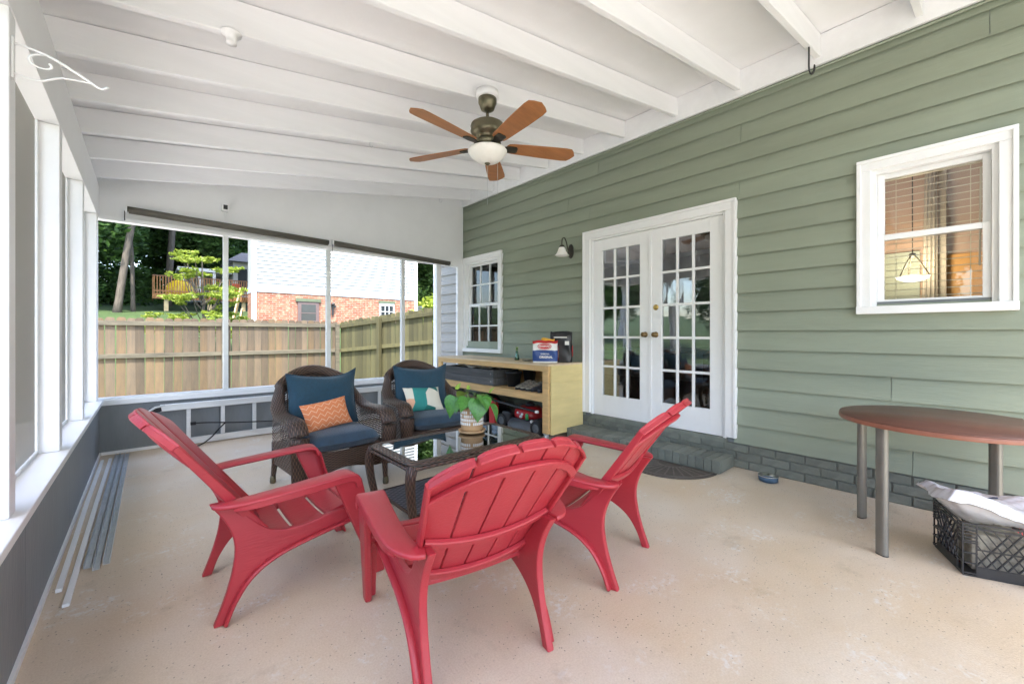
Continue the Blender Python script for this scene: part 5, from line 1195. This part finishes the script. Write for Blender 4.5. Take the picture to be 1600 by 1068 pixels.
# ---- round table
rt = thing('round_table', 'round brown veneer table with grey metal legs by the green wall', 'table', (3.34, .163, 0))
MB().lathe([(0, .0), (.452, .0), (.452, -.006), (0, -.006)], (3.34, .163, .724), 64).build('tabletop', 'table_veneer', rt)
MB().lathe([(0, 0), (.453, 0), (.4545, .004), (.4545, .020), (.453, .0235), (0, .0235)], (3.34, .163, .694), 64).build('edge', 'table_edge', rt)
for a, r_ in ((65, .425), (148, .41), (237, .43), (330, .41)):
    x, y = 3.34 + r_ * math.cos(R(a)) * .97, .163 + r_ * math.sin(R(a)) * .97
    M = Matrix.Translation((x, y, 0)) @ Matrix.Rotation(R(a + 90), 4, 'Z')
    l = MB().prism(rrect(.058, .04, .019, 4), 'z', .006, .6935, M).build('leg', 'leg_grey', rt); MB().prism(rrect(.06, .036, .017, 4), 'z', 0, .0055, M).build('foot', 'black_plastic', l)
# ---- milk crate with a plastic bag
ca = math.atan2(.12, .30)
cr = thing('milk_crate', 'black plastic milk crate holding a white carrier bag', 'crate', (3.257, -.01, 0), ca)
S, CHh = .32, .265; hs = S / 2
for sx, sy in ((1, 1), (1, -1), (-1, 1), (-1, -1)):
    m = MB(); m.box((sx * (hs - .003), sy * (hs - .055), .008), (sx * hs, sy * (hs - .0485), CHh)).box((sx * (hs - .055), sy * (hs - .003), .008), (sx * (hs - .0485), sy * hs, CHh)).box((sx * (hs - .006), sy * (hs - .006), .008), (sx * hs, sy * hs, CHh))
    for i in range(11):
        z = .015 + (i * .05 if i < 4 else .16 + (i - 4) * .0165)
        if z > CHh: break
        m.box((sx * (hs - .004), sy * (hs - .0555), z), (sx * (hs + .002), sy * (hs + .002), z + .006)).box((sx * (hs - .0555), sy * (hs - .004), z), (sx * (hs - .0045), sy * (hs + .002), z + .006))
    link('corner_post', m.mesh('corner_post', 'black_plastic'), cr)
for k in range(4):
    M = Matrix.Rotation(R(90 * k), 4, 'Z') @ Matrix.Translation((0, -hs + .002, 0)); m = MB(); a = hs - .05
    m.box((-a, -.004, .008), (a, .002, .055), M); m.box((-a, -.005, CHh - .03), (a, .003, CHh - .022), M); m.box((-a, -.005, CHh - .008), (a, .003, CHh), M); m.box((-a, -.004, .135), (a, .002, .141), M)
    for i in range(7):
        x0 = -a + 2 * a * i / 6
        for dx in (.12, -.12):
            x1 = x0 + dx; t1 = 1.
            xe = max(-a, min(a, x1)); 
            if abs(xe - x0) < .01: continue
            ze = .055 + (CHh - .085) * abs(xe - x0) / .12
            m.sweep([M @ Vector((x0, 0, .055)), M @ Vector((xe, 0, ze))], rrect(.005, .008, .001, 1), up=(M.to_3x3() @ Vector((0, 1, 0))), smooth=False)
    link('side_lattice', m.mesh('side_lattice', 'black_plastic'), cr)
m = MB(); m.box((-hs + .004, -hs + .004, .001), (hs - .004, hs - .004, .0075)); link('base', m.mesh('base', 'black_plastic'), cr)
m = MB().box((-.03, -.0007, -.011), (.03, .0007, .011)); link('worn_label', m.mesh('worn_label', 'oxide_white'), cr, loc=(.045, -hs - .003, .033), rot=(0, .1, 0))
m = MB(); q = random.Random(12); ph = [q.uniform(0, 6.28) for _ in range(12)]
def bagf(u, v):
    a, b = 2 * u - 1, 2 * v - 1
    rr = max(abs(a), abs(b)); z = .348 - .02 * a - .05 * max(0, rr - .86) / .14
    z += .016 * math.sin(a * 3.2 + ph[0] + 2 * b) + .012 * math.sin(b * 4 + ph[1] - 2 * a) + .005 * abs(math.sin((a + .6 * b) * 8 + ph[2])) + .004 * abs(math.sin((a - b) * 11 + ph[3]))
    x = a * .182 * (1 + .04 * math.sin(b * 6 + ph[4])); y = b * .182 * (1 + .05 * math.sin(a * 5 + ph[5]))
    if b > .3: z += .05 * (b - .3); y += .06 * (b - .3)
    return (x, y, z)
m.grid(bagf, 44, 44, (1, 1)); m.grid(lambda u, v: (Vector(bagf(u, v)) * 1) + Vector((0, 0, -.001 - .12 * (1 - max(abs(2 * u - 1), abs(2 * v - 1)) ** 4))), 22, 22, (1, 1), flip=True)
pbag = thing('plastic_bag', 'crumpled white carrier bag with blue print in the black crate', 'bag', (3.257, -.01, 0), ca); 
mat('film_white', (.78, .79, .82), .25, var=.06, scale=20, bump=.3, bscale=25)
link('film', m.mesh('film', 'film_white'), pbag)
m = MB()
for c, r_ in (((.03, -.02), .018), ((.05, -.012), .010), ((.012, -.03), .009)): 
    n0 = len(m.v); n = 14
    for i in range(n):
        a = 2 * math.pi * i / n; x, y = c[0] + r_ * math.cos(a), c[1] + r_ * .6 * math.sin(a); z = bagf(x / .364 + .5, y / .364 + .5)[2]; m.v.append((x, y, z + .0025))
    m.face(list(range(n0, n0 + n)))
link('blue_print', m.mesh('blue_print', 'bag_blue'), pbag)
m = MB().box((-.09, -.12, .01), (.10, .10, .19)); tag(link('cardboard_carton', m.mesh('cardboard_carton', 'shoe_tan'), None, .006, loc=(3.257, -.01, 0), rot=(0, 0, ca)), 'pale carton seen through the lattice of the black crate', 'carton')
m = bagshape(.16, .10, .20, 22); o = m.build('red_bag', 'bag_red'); o.location = (3.80, -.06, 0); o.rotation_euler = (0, 0, 1.2); tag(o, 'red bag on the floor between crate and brick footing', 'bag')
# ---- ceiling fan
FX, FY = 1.96, 2.52
fan = thing('ceiling_fan', 'bronze ceiling fan with five wooden blades and white glass bowl light', 'ceiling fan', (FX, FY, 3.03))
MB().lathe([(0, 0), (.083, 0), (.085, .01), (.085, .05), (0, .05)], (FX, FY, 3.0), 28).build('mounting_block', 'white_paint', fan)
MB().lathe([(0, 0), (.028, 0), (.05, .012), (.064, .05), (.07, .06), (.07, .095), (.0, .098)], (FX, FY, 2.90), 28).build('canopy', 'fan_bronze', fan)
MB().lathe([(.012, 0), (.012, .08)], (FX, FY, 2.83), 12).build('downrod', 'fan_bronze', fan)
MB().lathe([(0, .17), (.03, .168), (.05, .15), (.11, .145), (.125, .135), (.13, .12), (.124, .10), (.13, .085), (.118, .06), (.10, .045), (.085, .03), (.085, .02), (0, .02)], (FX, FY, 2.66), 36).build('motor_housing', 'fan_bronze', fan)
MB().lathe([(0, .07), (.07, .07), (.10, .06), (.105, .045), (.085, .03), (.075, .012), (.09, .0), (0, 0)], (FX, FY, 2.605), 32).build('switch_housing', 'fan_bronze', fan)
MB().lathe([(.03, .155), (.03, -.02)], (FX, FY, 2.59), 12, cap=False).build('spindle', 'fan_bronze', fan)
bl_ = MB().lathe([(.145, .0), (.15, -.006), (.147, -.018), (.125, -.05), (.09, -.078), (.045, -.095), (0, -.10)], (FX, FY, 2.602), 36).build('light_bowl', 'frosted_glass', fan)
MB().lathe([(0, .01), (.018, .008), (.022, 0), (.014, -.008), (.006, -.014), (0, -.016)], (FX, FY, 2.500), 16).build('finial', 'fan_bronze', bl_)
for i in range(5):
    a = R(44.5 + 72 * i); M = Matrix.Translation((FX, FY, 2.632)) @ Matrix.Rotation(a, 4, 'Z') @ Matrix.Rotation(R(-12), 4, 'X')
    ol = [(.165, -.05), (.20, -.057), (.45, -.072), (.62, -.077), (.665, -.072), (.688, -.045), (.71, -.0), (.688, .045), (.665, .072), (.62, .077), (.45, .072), (.20, .057), (.165, .05), (.15, .03), (.148, 0), (.15, -.03)]
    b_ = MB().prism(ol, 'z', -.003, .004, M).build('blade', 'fan_blade_wood', fan, .002)
    m = MB(); br = [(.085, -.018), (.13, -.022), (.165, -.036), (.225, -.034), (.235, -.02), (.235, .02), (.225, .034), (.165, .036), (.13, .022), (.085, .018)]
    m.prism(br, 'z', -.011, -.0035, M); m.prism([(.18, -.014), (.212, -.014), (.212, .014), (.18, .014)], 'z', -.0125, -.0112, M); m.build('blade_bracket', 'dark_metal', b_, .002)
for dx, dy, ln in ((.0, .0, .30), (.06, -.05, .34)):
    z0 = 2.486 if not dx else 2.60; m = MB().tube([(FX + dx * 1.0, FY + dy, z0), (FX + dx, FY + dy, z0 - ln)], .0014, 5, up=(0, 1, 0)); m.build('pull_chain', 'galvanised', fan)
# ---- roller blinds, camera, hooks
def roller(x0, z0, x1, z1, lab):
    t = thing('roller_blind', lab, 'blind', ((x0 + x1) / 2, 5.70, z0), 0, 'rolled-up blinds on the end wall')
    MB().tube([(x0, 5.71, z0), (x1, 5.71, z1)], .029, 14, up=(0, 1, 0)).build('roll', 'roller_fabric', t)
    MB().sweep([(x0 + .01, 5.70, z0 - .036), (x1 - .01, 5.70, z1 - .036)], rrect(.012, .02, .003, 1), up=(0, 0, 1), smooth=False).build('hem_bar', 'roller_fabric', t)
    for x, z in ((x0 - .012, z0), (x1 + .012, z1)): MB().box((x - .008, 5.68, z - .03), (x + .008, 5.765, z + .035)).build('bracket', 'white_trim', t)
    MB().tube([(x0 - .02, 5.70, z0 - .02), (x0 - .02, 5.70, z0 - .12)], .004, 6, up=(0, 1, 0)).build('pull_cord', 'black_plastic', t)
roller(-.15, 2.455, 1.795, 2.40, 'long rolled-up taupe blind above the window bay near the corner post')
roller(1.86, 2.405, 3.67, 2.335, 'rolled-up taupe blind above the window bay next to the green house')
sq = thing('security_camera', 'small white security camera on the gable panel above the blind', 'camera', (.665, 5.72, 2.63))
MB().box((.63, 5.66, 2.585), (.70, 5.735, 2.665)).build('body', 'white_trim', sq, .006); MB().box((.645, 5.655, 2.60), (.685, 5.6595, 2.65)).build('lens_panel', 'black_plastic', sq, .002)
MB().tube([(.665, 5.736, 2.61), (.665, 5.768, 2.60)], .012, 8).build('mount', 'white_trim', sq); MB().tube(bez([(.665, 5.72, 2.585), (.672, 5.74, 2.53), (.68, 5.745, 2.44)], 5), .003, 5, up=(0, 1, 0)).build('lead', 'white_trim', sq)
def hook(p, lab, r=.022, mt='galvanised', drop=.03):
    x, y, z = p; m = MB().tube([(x, y, z), (x, y, z - drop)] + [(x + r - r * math.cos(a), y, z - drop - r * math.sin(a)) for a in [R(20 * i) for i in range(1, 11)]], .003, 6, up=(0, 1, 0)); tag(m.build('ceiling_hook', mt), lab, 'hook', 'hooks under the rafters')
hook((3.35, 5.50, zr(3.35)), 'bare metal hook under the last rafter near the green wall')
hook((1.2, 4.92, zr(1.2)), 'white hook under a rafter above the ladder', mt='white_trim'); hook((2.1, 4.92, zr(2.1)), 'white hook under a rafter behind the fan', mt='white_trim', r=.015)
hook((1.55, 3.76, zr(1.55)), 'small metal hook under a rafter left of the fan blades', r=.012)
bhk = MB(); bx, by = 3.66, .86; bz = zr(bx)
bhk.sweep(bez([(bx, by, bz - .002), (bx, by, bz - .06), (bx, by, bz - .16), (bx, by - .012, bz - .205), (bx, by - .03, bz - .19), (bx, by - .034, bz - .15)], 4), rrect(.008, .026, .003, 1), up=(1, 0, 0), smooth=False)
tag(bhk.build('hanging_hook', 'black_plastic'), 'black coated hook hanging from a rafter near the green wall', 'hook')
cs = thing('ceiling_socket', 'white porcelain lamp holder under a rafter', 'lamp holder', (.33, 2.60, zr(.33)))
MB().lathe([(0, 0), (.045, 0), (.047, -.012), (.028, -.02), (.022, -.05), (.026, -.062), (.0, -.062)], (.33, 2.60, zr(.33) - .001), 18).build('base', 'white_trim', cs)
# ---- scrolled plant bracket on the left post
pbk = thing('plant_bracket', 'white scrolled metal plant bracket on the side wall post', 'bracket', (XL, 2.29, 2.05))
MB().box((XL - .001, 2.235, 1.98), (XL + .005, 2.26, 2.19)).build('plate', 'white_trim', pbk)
y_ = 2.2475
MB().tube(bez([(XL + .004, y_, 2.165), (XL + .08, y_, 2.15), (XL + .15, y_, 2.105), (XL + .205, y_, 2.06), (XL + .225, y_, 2.05), (XL + .24, y_, 2.07)], 6), .006, 6, up=(0, 1, 0)).build('arm', 'white_trim', pbk)
MB().tube(bez([(XL + .004, y_, 2.01), (XL + .06, y_, 2.0), (XL + .12, y_, 2.05), (XL + .20, y_, 2.066)], 6), .005, 6, up=(0, 1, 0)).build('brace', 'white_trim', pbk)
MB().tube([(XL + .075 + (.045 - .002 * i) * math.cos(R(20 * i + 90)), y_, 2.10 + (.045 - .002 * i) * math.sin(R(20 * i + 90))) for i in range(16)], .0045, 6, up=(0, 1, 0)).build('scroll', 'white_trim', pbk)
pbk.location.z += .09; pbk.scale = (1, 1, .68)
